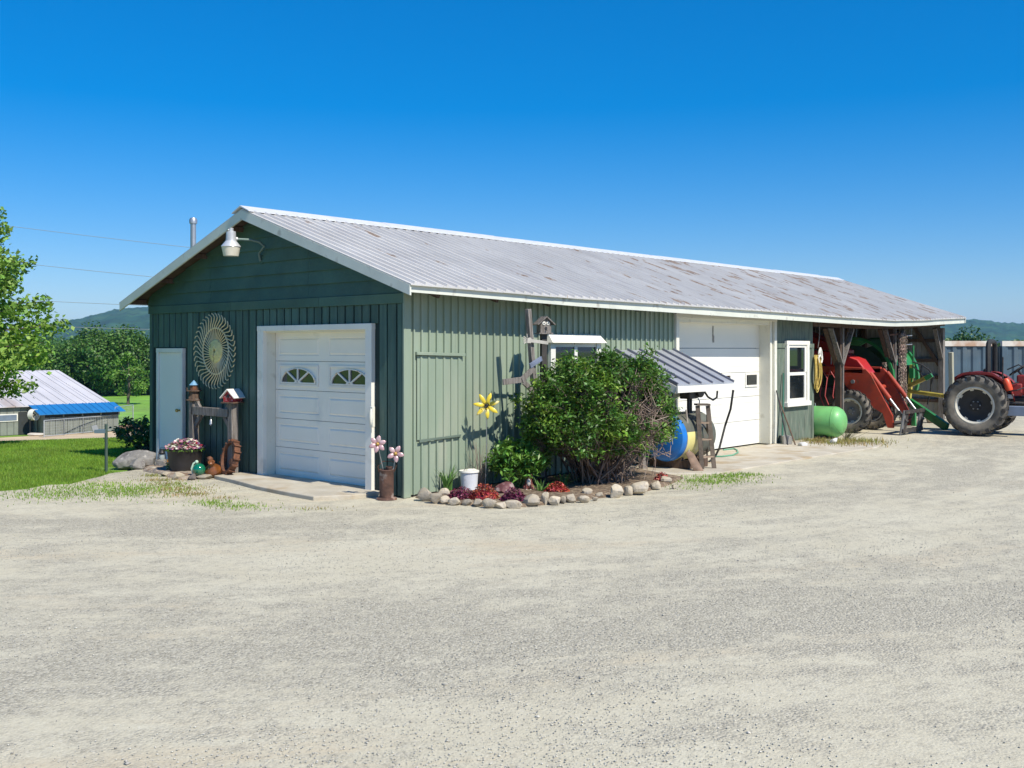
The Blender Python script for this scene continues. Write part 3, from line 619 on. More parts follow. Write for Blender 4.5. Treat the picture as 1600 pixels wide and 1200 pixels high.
def roof_sheet(x0, x1, back=False, lift=0.):
    xs = [(x0, 0)]; x = x0 + .06
    while x + .05 < x1 + .01: xs += [(x, 0), (x + .012, .036), (x + .030, .036), (x + .046, 0)]; x += .2057
    xs.append((x1 + .004, 0)); mm = MB(); n = len(xs)
    ya, yb = (EY - .05, RY) if not back else (2 * RY - EY + .05, RY)
    for yy, dz in ((ya, 0), ((ya + yb) / 2, 0), (yb, 0), (yb, -.018), (ya, -.018)):
        for X, d in xs: mm.v.append((X, yy, roof_z(X, max(EY, min(yy, 7.45))) - (.0174 if (yy < EY or yy > 7.45) else 0) + (d if dz == 0 else dz) + lift))
    for r_ in range(5):
        r2 = (r_ + 1) % 5
        for i in range(n - 1): mm.f.append((r_ * n + i, r_ * n + i + 1, r2 * n + i + 1, r2 * n + i))
    mm.f += [(0, n, 2 * n, 3 * n, 4 * n), tuple(k * n + n - 1 for k in (4, 3, 2, 1, 0))]
    return mm
x = -.37; i = 0
while x < 21.95:
    x1 = min(x + .617, 22.0)
    roof_sheet(x, x1, lift=rb.uniform(0, .006)).build('roof_sheet', roof_m, B, smooth=False); x = x1; i += 1
x = -.37
while x < 21.95:
    x1 = min(x + 2.468, 22.0); roof_sheet(x, x1, True).build('roof_sheet', roof_m, B, smooth=False); x = x1
cap_m = mat('ridge_cap', (.70, .70, .71), .4, metal=.15, var=.08, vscale=3, col2=(.35, .22, .15), c2scale=3, c2lo=.64, c2hi=.75)
x = -.40
while x < 22.0:
    x1 = min(x + 3.0, 22.03); dz = rb.uniform(0, .012)
    mm = MB()
    for X in (x, x1): mm.v += [(X, RY - .24, RZ + .035 - .24 * .347 + dz), (X, RY, RZ + .052 + dz), (X, RY + .24, RZ + .035 - .24 * .347 + dz), (X, RY - .24, RZ + .02 - .24 * .347 + dz), (X, RY, RZ + .03 + dz), (X, RY + .24, RZ + .02 - .24 * .347 + dz)]
    mm.f += [(0, 1, 7, 6), (1, 2, 8, 7), (3, 9, 10, 4), (4, 10, 11, 5), (0, 6, 9, 3), (2, 5, 11, 8), (0, 3, 4, 1), (1, 4, 5, 2), (6, 7, 10, 9), (7, 8, 11, 10)]
    mm.build('ridge_cap', cap_m, B, smooth=False); x = x1 - .0
def fascia(xa, xb):
    mm = MB(); n = 6
    for i in range(n + 1):
        X = xa + (xb - xa) * i / n; e = ez(X) - .02
        hgt = .105 + .05 * min(1, max(0, X / 8))
        mm.v += [(X, EY, e - hgt), (X, EY, e), (X, EY + .03, e), (X, EY + .03, e - hgt)]
    for i in range(n):
        for j in range(4): mm.f.append((4 * i + j, 4 * i + (j + 1) % 4, 4 * i + 4 + (j + 1) % 4, 4 * i + 4 + j))
    mm.f += [(0, 3, 2, 1), (4 * n, 4 * n + 1, 4 * n + 2, 4 * n + 3)]
    mm.build('fascia_board', fascia_paint, B, smooth=False)
for a, b in ((-.345, 4.2), (4.203, 9.0), (9.003, 13.6), (13.603, 17.4), (17.403, 20.2), (20.203, 21.98)): fascia(a, b)
for side in (0, 1):
    for xr in (-.375, 21.985):
        ya, yb = (EY - .03, RY) if side == 0 else (7.48, RY)
        za = roof_z(xr, EY) - .03 if side == 0 else 2.95
        vs = []
        for X in (xr, xr + .03): vs += [(X, ya, za - .14), (X, ya, za), (X, yb, RZ - .02), (X, yb, RZ - .17)]
        MB().add(vs, [(0, 1, 2, 3), (4, 7, 6, 5), (0, 4, 5, 1), (1, 5, 6, 2), (2, 6, 7, 3), (3, 7, 4, 0)]).build('rake_board', fascia_paint, B, smooth=False)
# roof deck and rafters under it
for (ya, yb) in ((EY + .035, RY), (7.45, RY)):
    for (xa, xb) in ((-.34, 4), (4, 8), (8, 12), (12, 16), (16, 19), (19, 21.97)):
        vs = []
        for X in (xa, xb):
            for yy in (ya, yb): vs += [(X, yy, roof_z(X, yy) - .028), (X, yy, roof_z(X, yy) - .05)]
        MB().add(vs, [(0, 4, 6, 2), (1, 3, 7, 5), (0, 1, 5, 4), (2, 6, 7, 3), (0, 2, 3, 1), (4, 5, 7, 6)]).build('roof_deck', dark_wood, B, smooth=False)
X = .25
while X < 21.6:
    for ya in (EY + .04, 7.42):
        a = Vector((X, ya, roof_z(X, ya) - .125)); b = Vector((X, RY, RZ - .125)); MB().bar(a, b, .05, .14).build('rafter', dark_wood, B)
    X += 1.22
for i, yy in enumerate((-.2, .9, 2.0, 3.0, 4.0, 5.1, 6.2, 7.2)):
    MB().box((-.17, yy, roof_z(0, yy) - .095), (.34, .06, .08)).build('lookout', brown_wood, B)
# flue on the back slope
fp = Dp(302, 372, 20.5)
MB().tube([(fp.x, fp.y, 3.3), (fp.x, fp.y, 4.62)], .055, 12).build('flue_pipe', steel, B)
MB().lathe([(.0, .0), (.075, .0), (.08, .07), (.06, .11), (0, .125)], 14, Matrix.Translation((fp.x, fp.y, 4.60))).build('flue_cap', steel, B)

# concrete in front of the doors
conc = mat('concrete', (.46, .415, .33), .9, var=.14, vscale=1.5, bump=.25, bscale=50, col2=(.36, .27, .16), c2scale=1.3, c2lo=.5, c2hi=.7, col3=(.52, .49, .42), c3scale=3, c3lo=.5, c3hi=.75, world=True)
def slab(name, pts, h, label):
    mm = MB().prism(pts, h + .06, Matrix.Translation((0, 0, -.06))); o = mm.build(name, conc, smooth=False, bevel=.012); return tag(o, label, 'concrete', kind='structure')
slab('concrete_slab', [(.16, .45), (-.10, .42), (-.55, .50), (-1.02, .78), (-.98, 1.5), (-.9, 2.3), (-.72, 3.2), (-.62, 3.9), (.16, 3.95)], .055, 'stained concrete slab in front of the garage door')
slab('concrete_step', [(-.02, 5.7), (-.45, 5.75), (-.5, 6.9), (-.02, 6.95)], .06, 'low concrete step under the narrow white door')
ap = [G(1030, 742), G(1120, 741), G(1200, 727), G(1290, 712), G(1370, 700), G(1380, 694)]
slab('concrete_apron', [(4.9, -.1)] + [(q.x, q.y) for q in ap] + [(12.6, -.03), (6.9, -.03), (6.9, .4), (4.95, -.05)][0:2], .02, 'worn concrete apron in front of the wide overhead door')
# ------------------------------------------------------------------ things on and before the gable wall
def lp(px, py, x, org):                        # pixel on the plane x, in a thing's own frame
    q = Lw(px, py, x) - Vector(org); return q
# hay rake wheel
RW = thing('rake_wheel', (-.07, 4.72, 2.06), 'cream spoked hay rake wheel with curled tines hung on the dark green gable', 'rake wheel')
tine_m = mat('cream_tine', (.70, .60, .38), .55, var=.15, vscale=8, metal=.2); hub_m = mat('yellow_hub', (.72, .63, .28), .55, var=.2, vscale=10, col2=(.35, .26, .12), c2scale=12)
def rp(r, ph, x=0): return (x, -r * math.sin(ph), r * math.cos(ph))
for i in range(40):
    ph = 2 * math.pi * i / 40; path = [rp(.13, ph - .30, .01), rp(.25, ph - .08, 0), rp(.385, ph + .04, -.012), rp(.46, ph + .18, -.02), rp(.53, ph + .285, -.025), rp(.585, ph + .315, -.03), rp(.63, ph + .26, -.035), rp(.645, ph + .20, -.035)]
    MB().tube(path, [.010] * 5 + [.009] * 3, 5).build('tine', tine_m, RW)
ringp = [rp(.395, 2 * math.pi * i / 48, -.004) for i in range(49)]
MB().tube(ringp, .015, 6, cap=False).build('ring', tine_m, RW)
MX = Matrix(((0, 0, -1, 0), (1, 0, 0, 0), (0, -1, 0, 0), (0, 0, 0, 1)))
MB().lathe([(.035, -.01), (.035, .035), (.11, .04), (.13, .028), (.185, .022), (.20, .005), (.20, -.01)], 32, MX).build('hub', hub_m, RW)
for i in range(8):
    a = i * math.pi / 4; MB().ball((-.042, .085 * math.cos(a), .085 * math.sin(a)), .010, 8, 5).build('bolt', tine_m, RW)

# yard light on its curved arm
q = Lw(361, 380, -.62); YL = thing('yard_light', (q.x, q.y, q.z), 'grey dusk to dawn yard light on a curved arm at the gable peak', 'yard light')
lamp_grey = mat('lamp_grey', (.50, .51, .52), .45, metal=.3, var=.1, vscale=10)
MB().lathe([(0, .20), (.035, .20), (.04, .24), (0, .245)], 14).lathe([(0, .0), (.04, .19), (.04, .205)], 14).build('photocell', lamp_grey, YL)
MB().lathe([(.0, .19), (.075, .185), (.08, .06), (.085, .03), (0, .025)], 18).build('ballast_housing', lamp_grey, YL, bevel=.004)
MB().lathe([(.08, .04), (.15, -.045), (.155, -.058), (.148, -.058), (.07, .03)], 24).build('reflector', mat('reflector', (.66, .67, .68), .35, metal=.4, var=.06), YL)
MB().lathe([(.146, -.055), (.125, -.17), (.118, -.205), (.0, -.207)], 24).build('lens', mat('lamp_lens', (.62, .59, .49), .25, var=.08, vscale=6, coat=.4), YL)
base = Lw(407, 408, -.05) - q; elb = Lw(403, 385, -.08) - q
MB().tube([(0.05, 0, .06), (.12, -.03, .07), (.30, -.10, .07), (.42, -.15, .045), (.50, -.175, -.02), (base.x - .03, base.y, base.z + .12), (base.x, base.y, base.z)], .021, 10).build('arm', mat('arm_green', (.11, .17, .15), .5, var=.1), YL)
MB().box((base.x + .02, base.y, base.z + .03), (.02, .07, .14)).build('mount_plate', lap_green, YL)
MB().tube([(.0, 0, .07), (.1, -.025, .075)], .03, 10).build('arm_clamp', lamp_grey, YL)

# timber arch with two posts, a cross beam and knee braces
AX0 = -.20; a = Lw(303, 727, AX0); b = Lw(364, 732, AX0); TA = thing('timber_arch', (AX0, a.y, 0), 'weathered timber arch of two posts and a cross beam by the gable', 'timber arch')
dy = b.y - a.y; zt = Lw(303, 626, AX0).z; zt2 = Lw(364, 630, AX0).z
MB().box((0, 0, zt / 2), (.13, .13, zt)).build('post', old_wood, TA, bevel=.008)
MB().box((0, dy, zt2 / 2), (.13, .13, zt2)).build('post', old_wood, TA, bevel=.008)
zb_ = Lw(330, 643, AX0).z
MB().box((-.03, dy / 2, zb_), (.07, abs(dy) - .05, .14)).build('cross_beam', old_wood, TA, bevel=.006)
for y_, s in ((0, -1), (dy, 1)):
    MB().bar((0, y_ + s * .05, zb_ - .27), (0, y_ + s * .24, zb_ - .07), .05, .07).build('brace', old_wood, TA)
    MB().prism([(0, 0), (s * .15, 0), (0, .17)], .05, Matrix(((0, 0, 1, -.025), (1, 0, 0, y_ + s * .06), (0, 1, 0, zb_ + .07), (0, 0, 0, 1)))).build('gusset', old_wood, TA)
BL = thing('hanging_bell', (AX0 - .06, a.y + dy * .53, zb_ - .07), 'small pale bell hanging under the timber cross beam', 'bell')
MB().tube([(0, 0, 0), (0, 0, -.05)], .004, 5).build('cord', steel, BL); MB().lathe([(.008, -.05), (.022, -.07), (.026, -.12), (.034, -.14), (.0, -.135)], 12).build('bell_cup', steel, BL); MB().ball((0, 0, -.155), .012, 8, 6).build('clapper', steel, BL)
# lighthouse bird house
LH = thing('birdhouse', (AX0, a.y, zt + .002), 'brown lighthouse shaped birdhouse with a blue cap on the timber arch', 'birdhouse')
MB().lathe([(0, 0), (.135, 0), (.135, .02), (.10, .025), (.088, .16), (0, .16)], 8).build('tower', brown_wood, LH, smooth=False)
MB().lathe([(.0, .16), (.135, .162), (.135, .18), (0, .18)], 8).build('gallery', brown_wood, LH, smooth=False)
MB().lathe([(0, .18), (.065, .18), (.065, .27), (0, .27)], 8).build('lantern_room', rusty, LH, smooth=False)
MB().lathe([(.085, .268), (.03, .325), (.0, .355), ], 8).lathe([(0, .266), (.085, .268)], 8).build('cap', mat('blue_cap', (.16, .33, .50), .5), LH, smooth=False)
for i in range(8):
    an = i * math.pi / 4; MB().tube([(.125 * math.cos(an), .125 * math.sin(an), .18), (.125 * math.cos(an), .125 * math.sin(an), .225)], .005, 5).build('baluster', brown_wood, LH)
MB().lathe([(0, 0), (.024, 0), (.024, .006), (0, .006)], 12, Matrix.Translation((-.094, 0, .10)) @ Matrix(((0, 0, -1, 0), (0, 1, 0, 0), (1, 0, 0, 0), (0, 0, 0, 1)))).build('entry_hole', black_metal, LH)
# red bird house with a white roof
RB = thing('birdhouse', (AX0, b.y, zt2 + .002), 'red speckled birdhouse with a white gable roof on the timber arch', 'birdhouse', rotz=R(-72))
red_speck = mat('red_speckled', (.30, .018, .022), .6, var=.2, vscale=9, col2=(.6, .5, .5), c2scale=38, c2lo=.60, c2hi=.64)
MB().bb(-.13, .13, -.15, .15, 0, .022).build('base_board', brown_wood, RB, bevel=.003)
MB().prism([(-.10, .022), (.10, .022), (.10, .11), (0, .215), (-.10, .11)], .24, Matrix(((1, 0, 0, 0), (0, 0, 1, -.12), (0, 1, 0, 0), (0, 0, 0, 1)))).build('box', red_speck, RB, smooth=False)
for s in (-1, 1): MB().bar((0, 0, .232), (s * .15, 0, .085), .31, .016, up=(0, 0, 1)).build('roof_panel', white_paint, RB, bevel=.002)
MB().lathe([(0, 0), (.028, 0), (.028, .006), (0, .006)], 12, Matrix.Translation((0, -.121, .12)) @ Matrix(((1, 0, 0, 0), (0, 0, -1, 0), (0, 1, 0, 0), (0, 0, 0, 1)))).build('entry_hole', black_metal, RB)

# gravelly flower bed with flat edging stones
soil = mat('garden_soil', (.15, .105, .07), .95, var=.4, vscale=12, bump=.8, bscale=50, col2=(.36, .29, .2), c2scale=18, c2lo=.5, c2hi=.7, world=True)
stone_chip = mat('stone_chips', (.38, .31, .24), .95, var=.3, vscale=25, bump=.8, bscale=60, col2=(.22, .14, .09), c2scale=9, c2lo=.45, c2hi=.65, world=True)
def mound(name, pts, h, mt, label, seed, n=26):
    """low uneven bed: rings shrinking towards the middle"""
    rr = random.Random(seed); cx = sum(p[0] for p in pts) / len(pts); cy = sum(p[1] for p in pts) / len(pts); mm = MB(); k = len(pts)
    lv = [(1, -.02), (.97, h * .6), (.85, h * .9), (.6, h), (.3, h * 1.05)]
    for f, z in lv:
        for x, y in pts: mm.v.append((cx + (x - cx) * f, cy + (y - cy) * f, z + (rr.uniform(-.012, .012) if f < 1 else 0)))
    mm.v.append((cx, cy, h * 1.05))
    for i in range(len(lv) - 1):
        for j in range(k): mm.f.append((i * k + j, i * k + (j + 1) % k, (i + 1) * k + (j + 1) % k, (i + 1) * k + j))
    t0 = (len(lv) - 1) * k
    for j in range(k): mm.f.append((t0 + j, t0 + (j + 1) % k, len(mm.v) - 1))
    return tag(mm.build(name, mt, angle=60), label, 'flower bed', kind='structure')
bedpx = [(222, 736), (250, 741), (272, 749), (300, 750), (330, 745), (362, 740)]
bp_ = [G(*p_) for p_ in bedpx]
mound('flower_bed', [(q.x, q.y) for q in bp_] + [(-.08, 4.1), (-.08, 5.0), (-.10, 5.9), (-.52, 6.3)], .05, stone_chip, 'stony soil bed below the timber arch', 3)
tan_stone = mat('tan_fieldstone', (.40, .345, .26), .9, var=.25, vscale=9, bump=.7, bscale=24, col2=(.28, .26, .23), c2scale=7, c2lo=.45, c2hi=.7, rand=.28)
slate = mat('dark_slate', (.15, .13, .12), .85, var=.3, vscale=9, bump=.6, bscale=20, rand=.2)
def rock(name, loc, size, mt, label, cat, seed, group=None, rotz=0, sink=.3, n=12):
    rr = random.Random(seed); mm = MB().ball((0, 0, 0), size, n, n * 2 // 3, jit=.0)
    pl = [(Vector((rr.gauss(0, 1), rr.gauss(0, 1), rr.gauss(0, .8))).normalized(), rr.uniform(.52, .86)) for _ in range(15)]
    out = []
    for v in mm.v:
        u = Vector((v[0] / size[0], v[1] / size[1], v[2] / size[2]))
        for nrm, d in pl:
            e = u.dot(nrm) - d
            if e > 0: u = u - nrm * e * .92
        u *= 1 + rr.uniform(-.025, .025); out.append((u.x * size[0], u.y * size[1], u.z * size[2]))
    mm.v = out; o = mm.build(name, mt, angle=28, loc=(loc[0], loc[1], loc[2] + size[2] * (1 - sink)), rot=(rr.uniform(-.1, .1), rr.uniform(-.1, .1), rotz)); return tag(o, label, cat, group)
ESL = ['wide flat dark slate in front of the old lantern', 'smaller dark slate next to the leafy sprouts', 'small thick tan stone below the barrel planter', 'small dark slate below the green glass ball', 'flat tan stone next to the concrete step', 'low tan stone between the two dark slates', 'long flat tan stone in front of the green glass ball', 'widest flat tan stone in front of the rusty ring', 'flat tan stone against the edge of the concrete slab']
for i, (px, py, wd, hh, mt) in enumerate([(245, 739, .19, .05, slate), (263, 741, .13, .045, slate), (274, 750, .13, .07, tan_stone), (297, 751, .10, .06, slate), (235, 737, .14, .05, tan_stone), (255, 745, .12, .05, tan_stone), (318, 749, .18, .045, tan_stone), (342, 744, .20, .05, tan_stone), (366, 741, .15, .05, tan_stone)]):
    q = G(px, py); dark = mt is slate
    rock('edging_stone', (q.x + .08, q.y + .07, 0), (wd * .75, wd, hh), mt, ESL[i], 'stone', 30 + i, 'stones edging the stony bed', rotz=i * .7)

# barrel planter
q = Lw(289, 729, -.50); BP = thing('barrel_planter', (q.x, q.y, .05), 'black half barrel planter overflowing with pink and white petunias', 'planter')
tub = mat('black_tub', (.028, .026, .026), .55, var=.3, vscale=5, col2=(.11, .075, .055), c2scale=3, c2lo=.55, c2hi=.8, bump=.1)
MB().lathe([(0, 0), (.235, 0), (.262, .10), (.29, .32), (.305, .335), (.31, .375), (.29, .38), (.27, .33), (0, .32)], 36).build('tub', tub, BP)
MB().ball((0, 0, .315), (.265, .265, .05), 18, 6, jit=.06, seed=3).build('soil', soil, BP)
def flower_leaves(name, n, mt, size, parent, r, z0, z1, seed, aspect=.9, up=1.2):
    rs = np.random.RandomState(seed); a = rs.uniform(0, 6.28, n); rr = r * np.sqrt(rs.uniform(0, 1, n)); zz = z0 + (z1 - z0) * (1 - (rr / r) ** 2) * rs.uniform(.35, 1.05, n)
    return obj(name, leaf_mesh(name, np.column_stack([rr * np.cos(a), rr * np.sin(a), zz]), size, mt, rs, aspect, up), parent)
pet_leaf = mat('petunia_leaf', (.12, .24, .04), .6, var=.25, vscale=20, island=.35, trans=.3)
flower_leaves('foliage', 900, pet_leaf, .055, BP, .33, .34, .50, 5, .45)
for nm, c, n, sd in (('pink_bloom', (.62, .28, .36), 170, 6), ('white_bloom', (.80, .77, .66), 190, 7), ('purple_bloom', (.20, .07, .30), 60, 8), ('red_bloom', (.45, .03, .06), 40, 9)):
    o = flower_leaves('bloom', n, mat(nm, c, .6, var=.1, island=.2, trans=.25), .06, BP, .32, .38, .53, sd, .95, 1.6)
# small yellow flowers beside it
def small_plant(px, py, n, size, r, h, mt, label, name='plant', bloom=None, nb=6, seed=1):
    q = G(px, py + 3); T = thing(name, (q.x, q.y, .04), label, 'plant'); rs = np.random.RandomState(seed)
    a = rs.uniform(0, 6.28, n); rr = r * np.sqrt(rs.uniform(0, 1, n)); P = np.column_stack([rr * np.cos(a), rr * np.sin(a), h * rs.uniform(.1, 1, n)])
    obj('leaf_mass', leaf_mesh('leaf_mass', P, size, mt, rs, .4, .6), T)
    for i in range(6):
        MB().tube([(0, 0, 0), (P[i][0] * .8, P[i][1] * .8, P[i][2])], .004, 4).build('stem', mt, T)
    if bloom is not None:
        k = rs.choice(n, nb); P2 = P[k] + np.array([0, 0, size * .4]); obj('bloom', leaf_mesh('bloom', P2, size * 1.3, bloom, rs, .9, 1.5), T)
    return T
yel = mat('yellow_bloom', (.75, .50, .03), .6, var=.1, trans=.2)
small_plant(268, 736, 90, .045, .09, .13, pet_leaf, 'low leafy sprout in front of the barrel beside the dark slates', seed=2)
small_plant(283, 735, 90, .045, .09, .16, pet_leaf, 'leafy sprout with one yellow bloom in front of the barrel', bloom=yel, nb=3, seed=3)
small_plant(319, 727, 60, .04, .07, .16, mat('orange_leaf', (.25, .16, .04), .7, island=.3), 'small orange marigold beside the green glass ball', bloom=mat('orange_bloom', (.70, .25, .02), .6), nb=8, seed=4)
small_plant(262, 731, 40, .04, .06, .15, mat('orange_leaf', (.25, .16, .04), .7), 'small orange marigold between lantern and barrel', bloom=MATS['orange_bloom'], nb=5, seed=5)
# green ball, brown pot, rusty wheel, lantern
q = Lw(311, 737, -.74); GB = thing('gazing_ball', (q.x, q.y, .04), 'glossy green glass ball with a pale pipe on the stony bed', 'glass ball')
MB().ball((0, 0, .10), .105, 28, 18).build('globe', mat('green_glass', (.005, .14, .07), .08, var=.1, spec=.8, coat=1.), GB)
MB().tube([(-.07, .06, .02), (-.09, .075, .12), (-.07, .05, .20), (-.03, .02, .23)], .016, 8).ball((-.03, .02, .225), .03, 10, 6).build('spout', mat('mint_metal', (.45, .6, .48), .5), GB)
q = Lw(334, 733, -.50); BPt = thing('gourd_pot', (q.x, q.y, .05), 'rust brown gourd shaped pot leaning beside the rusty wheel', 'pot')
MB().lathe([(0, 0), (.09, .01), (.13, .06), (.13, .11), (.09, .16), (.045, .20), (.04, .25), (.055, .27), (.035, .27), (.0, .2)], 22, Matrix.Rotation(R(38), 4, Vector((.7, -.7, 0)))).build('pot_body', mat('brown_glaze', (.17, .06, .015), .3, var=.4, vscale=9, coat=.3), BPt)
MB().ball((-.04, .05, .24), .05, 10, 8, jit=.1, seed=4).build('pot_knob', rusty, BPt)
q = Lw(353, 710, -.40); zc = .29
IW = thing('rusty_ring', (-.40, q.y, .04), 'rusty iron cleated wheel rim leaning on the timber post', 'iron ring', rotz=R(-12))
TILT = Matrix.Rotation(R(14), 4, 'Y')
MWx = TILT @ Matrix.Translation((0, 0, zc)) @ Matrix(((0, 0, 1, 0), (1, 0, 0, 0), (0, 1, 0, 0), (0, 0, 0, 1)))
MB().lathe([(.235, -.05), (.275, -.05), (.28, 0), (.275, .05), (.235, .05), (.225, 0), (.235, -.05)], 40, MWx).build('rim', rusty, IW)
for i in range(16):
    an = i * math.pi / 8; M2 = MWx @ Matrix.Rotation(an, 4, 'Z') @ Matrix.Translation((.29, 0, 0)); MB().box((0, 0, 0), (.03, .022, .11), M=M2).build('cleat', rusty, IW)
MB().tube([MWx @ Vector((-.22, 0, 0)), MWx @ Vector((-.02, -.04, .01))], .016, 8).lathe([(.0, -.06), (.05, -.06), (.05, .06), (0, .06)], 16, MWx @ Matrix.Translation((-.2, -.06, 0))).build('hub_stub', rusty, IW)
q = Lw(253, 729, -.42); LN = thing('lantern', (q.x, q.y, .06), 'old dark metal lantern with a glass chimney beside the step', 'lantern')
MB().lathe([(0, 0), (.065, 0), (.07, .05), (.05, .075), (0, .08)], 18).build('fuel_base', black_metal, LN)
MB().lathe([(.035, .08), (.052, .13), (.035, .19)], 16).build('chimney', mat('lantern_glass', (.35, .4, .4), .1, spec=.8), LN)
MB().lathe([(0, .19), (.05, .19), (.055, .215), (.035, .25), (.035, .28), (0, .285)], 16).build('hood', black_metal, LN)
for s in (-1, 1): MB().tube([(s * .06, 0, .05), (s * .075, 0, .14), (s * .05, 0, .235)], .007, 6).build('side_tube', black_metal, LN)
MB().tube([(-.055, 0, .24), (-.03, -.02, .31), (.03, -.02, .31), (.055, 0, .24)], .004, 5).build('bail_handle', black_metal, LN)

# boulder, shrub behind it, feeder post
q = G(203, 734); 
boulder_m = mat('grey_boulder', (.23, .22, .205), .85, var=.4, vscale=5, bump=.9, bscale=14, col2=(.13, .12, .115), c2scale=6, c2lo=.45, c2hi=.65, col3=(.42, .40, .37), c3scale=11, c3lo=.58, c3hi=.75)
rock('boulder', (q.x + .28, q.y + .25, 0), (.28, .44, .23), boulder_m, 'large grey speckled boulder at the corner of the lawn', 'boulder', 90, rotz=.9, sink=.45, n=30)

for i, (dx, dy, sx_, sz_, lb_) in enumerate(((-.12, -.22, .17, .13, 'jagged grey rock leaning in front of the large boulder'), (.22, -.46, .15, .11, 'smaller dark rock between the boulder and the concrete step'))):
    rock('loose_rock', (q.x + .28 + dx, q.y + .25 + dy, 0), (sx_, sx_ * 1.2, sz_), boulder_m, lb_, 'rock', 95 + i, rotz=i * 1.1, sink=.4)
# ------------------------------------------------------------------ shrubs and flowers
def shrub(name, loc, label, cat, R3, nstem, leaf, size, mt, twig, seed, per, bare=None, zc=.55, aspect=.45, squash=True, tries=1, group=None):
    """stems fan out from the ground; leaves sit in clumps at the stem ends"""
    rs = np.random.RandomState(seed); T = thing(name, loc, label, cat, group); rx, ry, rz = R3; C = []; tw = MB()
    for i in range(nstem):
        th = rs.uniform(0, 6.28); el = math.acos(rs.uniform(-.25, 1)); f = rs.uniform(.72, 1.0)
        se = math.sin(el) ** .6; e = np.array([rx * se * math.cos(th) * f, ry * se * math.sin(th) * f, max(.08, rz * zc + rz * (1 - zc) * math.cos(el) * f if math.cos(el) > 0 else rz * zc + rz * zc * .8 * math.cos(el))])
        b0 = np.array([rs.normal(0, rx * .12), rs.normal(0, ry * .12), 0]); m1 = b0 * .6 + e * .4 + rs.normal(0, .05, 3); m2 = b0 * .2 + e * .75 + rs.normal(0, .05, 3); m1[2] = abs(m1[2]); m2[2] = abs(m2[2])
        tw.tube([b0, m1, m2, e], [.016, .011, .008, .004], 5)
        for k in range(3):
            s = m2 + (e - m2) * rs.uniform(0, .9); v = s + rs.normal(0, .13, 3) * np.array([1, 1, .8]) * (rx / 1.3); v[2] = max(.03, v[2]); tw.tube([s, (s + v) / 2 + rs.normal(0, .02, 3), v], [.006, .005, .003], 4)
            if rs.uniform() < .5: C.append(v)
        C.append(e)
    tw.build('twigs', twig, T, angle=80)['kind'] = 'stuff'
    C = np.array(C)
    if bare is not None: C = C[[bare(c, rs) for c in C]]
    rad = rs.uniform(.7, 1.25, len(C)) * leaf
    P, O = clump_points(rs, C, rad, per, .15); P = P[P[:, 2] > .01]
    obj('foliage', leaf_mesh('foliage', P, size, mt, rs, aspect, .5), T); return T
bush_leaf = mat('bush_leaf', (.08, .185, .026), .48, var=.3, vscale=2.5, island=.45, trans=.25, col2=(.21, .35, .045), c2scale=2.3, c2lo=.52, c2hi=.62, spec=.5)
bush_twig = mat('bush_twig', (.17, .125, .10), .9, var=.3, vscale=6, island=.3)
def bare_front(c, rs):
    # thin, twiggy patch on the side towards the yard
    d = math.hypot((c[0] - .32) / .48, (c[2] - .98) / .5); d2 = math.hypot((c[0] + .15) / .45, (c[2] - 1.25) / .35)
    return not ((d < 1 and c[1] < .25 and rs.uniform() < .93) or (d2 < 1 and c[1] < .1 and rs.uniform() < .75))
SH = shrub('large_shrub', (2.98, -1.18, .03), 'large leafy green shrub with bare brown twigs in front of the long wall', 'shrub', (1.45, 1.0, 2.05), 320, .165, .07, bush_leaf, bush_twig, 12, 2000, bare_front, zc=.46)
tw = MB(); rs = np.random.RandomState(5)
for i in range(420):
    a = np.array([rs.normal(.30, .34), rs.normal(-.62, .16), abs(rs.normal(.85, .42)) + .05]); d = rs.normal(0, .2, 3) + np.array([.05, -.05, .06]); e_ = a + d * 1.2
    if (e_[0] / 1.35) ** 2 + (e_[1] / 1.0) ** 2 + ((e_[2] - 1.0) / 1.1) ** 2 > 1 or e_[2] < 0: continue
    tw.tube([a, a + d * .6 + rs.normal(0, .02, 3), e_], [.006, .005, .002], 4)
for i in range(16):
    b0 = (rs.normal(0, .12), rs.normal(-.1, .1), 0); e = np.array([rs.normal(.3, .55), rs.normal(-.3, .2), rs.uniform(.6, 1.3)]); tw.tube([b0, e * .5 + rs.normal(0, .06, 3), e], [.026, .018, .010], 6)
tw.build('bare_twigs', mat('dry_twig', (.25, .19, .155), .9, var=.3, vscale=6, island=.35), SH, angle=80)['kind'] = 'stuff'
q = G(212, 716); shrub('small_shrub', (q.x + .9, q.y + 1.0, -.02), 'low dark leafy shrub growing behind the grey boulder', 'shrub', (.75, .75, .72), 40, .12, .085, mat('dark_shrub_leaf', (.07, .155, .035), .4, var=.3, vscale=3, island=.4, trans=.2), bush_twig, 21, 1500)
q = G(792, 762); shrub('peony_plant', (q.x - .08, q.y - .30, .04), 'bushy peony with long leaves and pale buds beside the large shrub', 'plant', (.40, .40, .68), 60, .12, .11, mat('peony_leaf', (.12, .27, .04), .4, var=.25, vscale=4, island=.4, trans=.25), mat('peony_stem', (.12, .2, .05), .7), 31, 1900, aspect=.28)

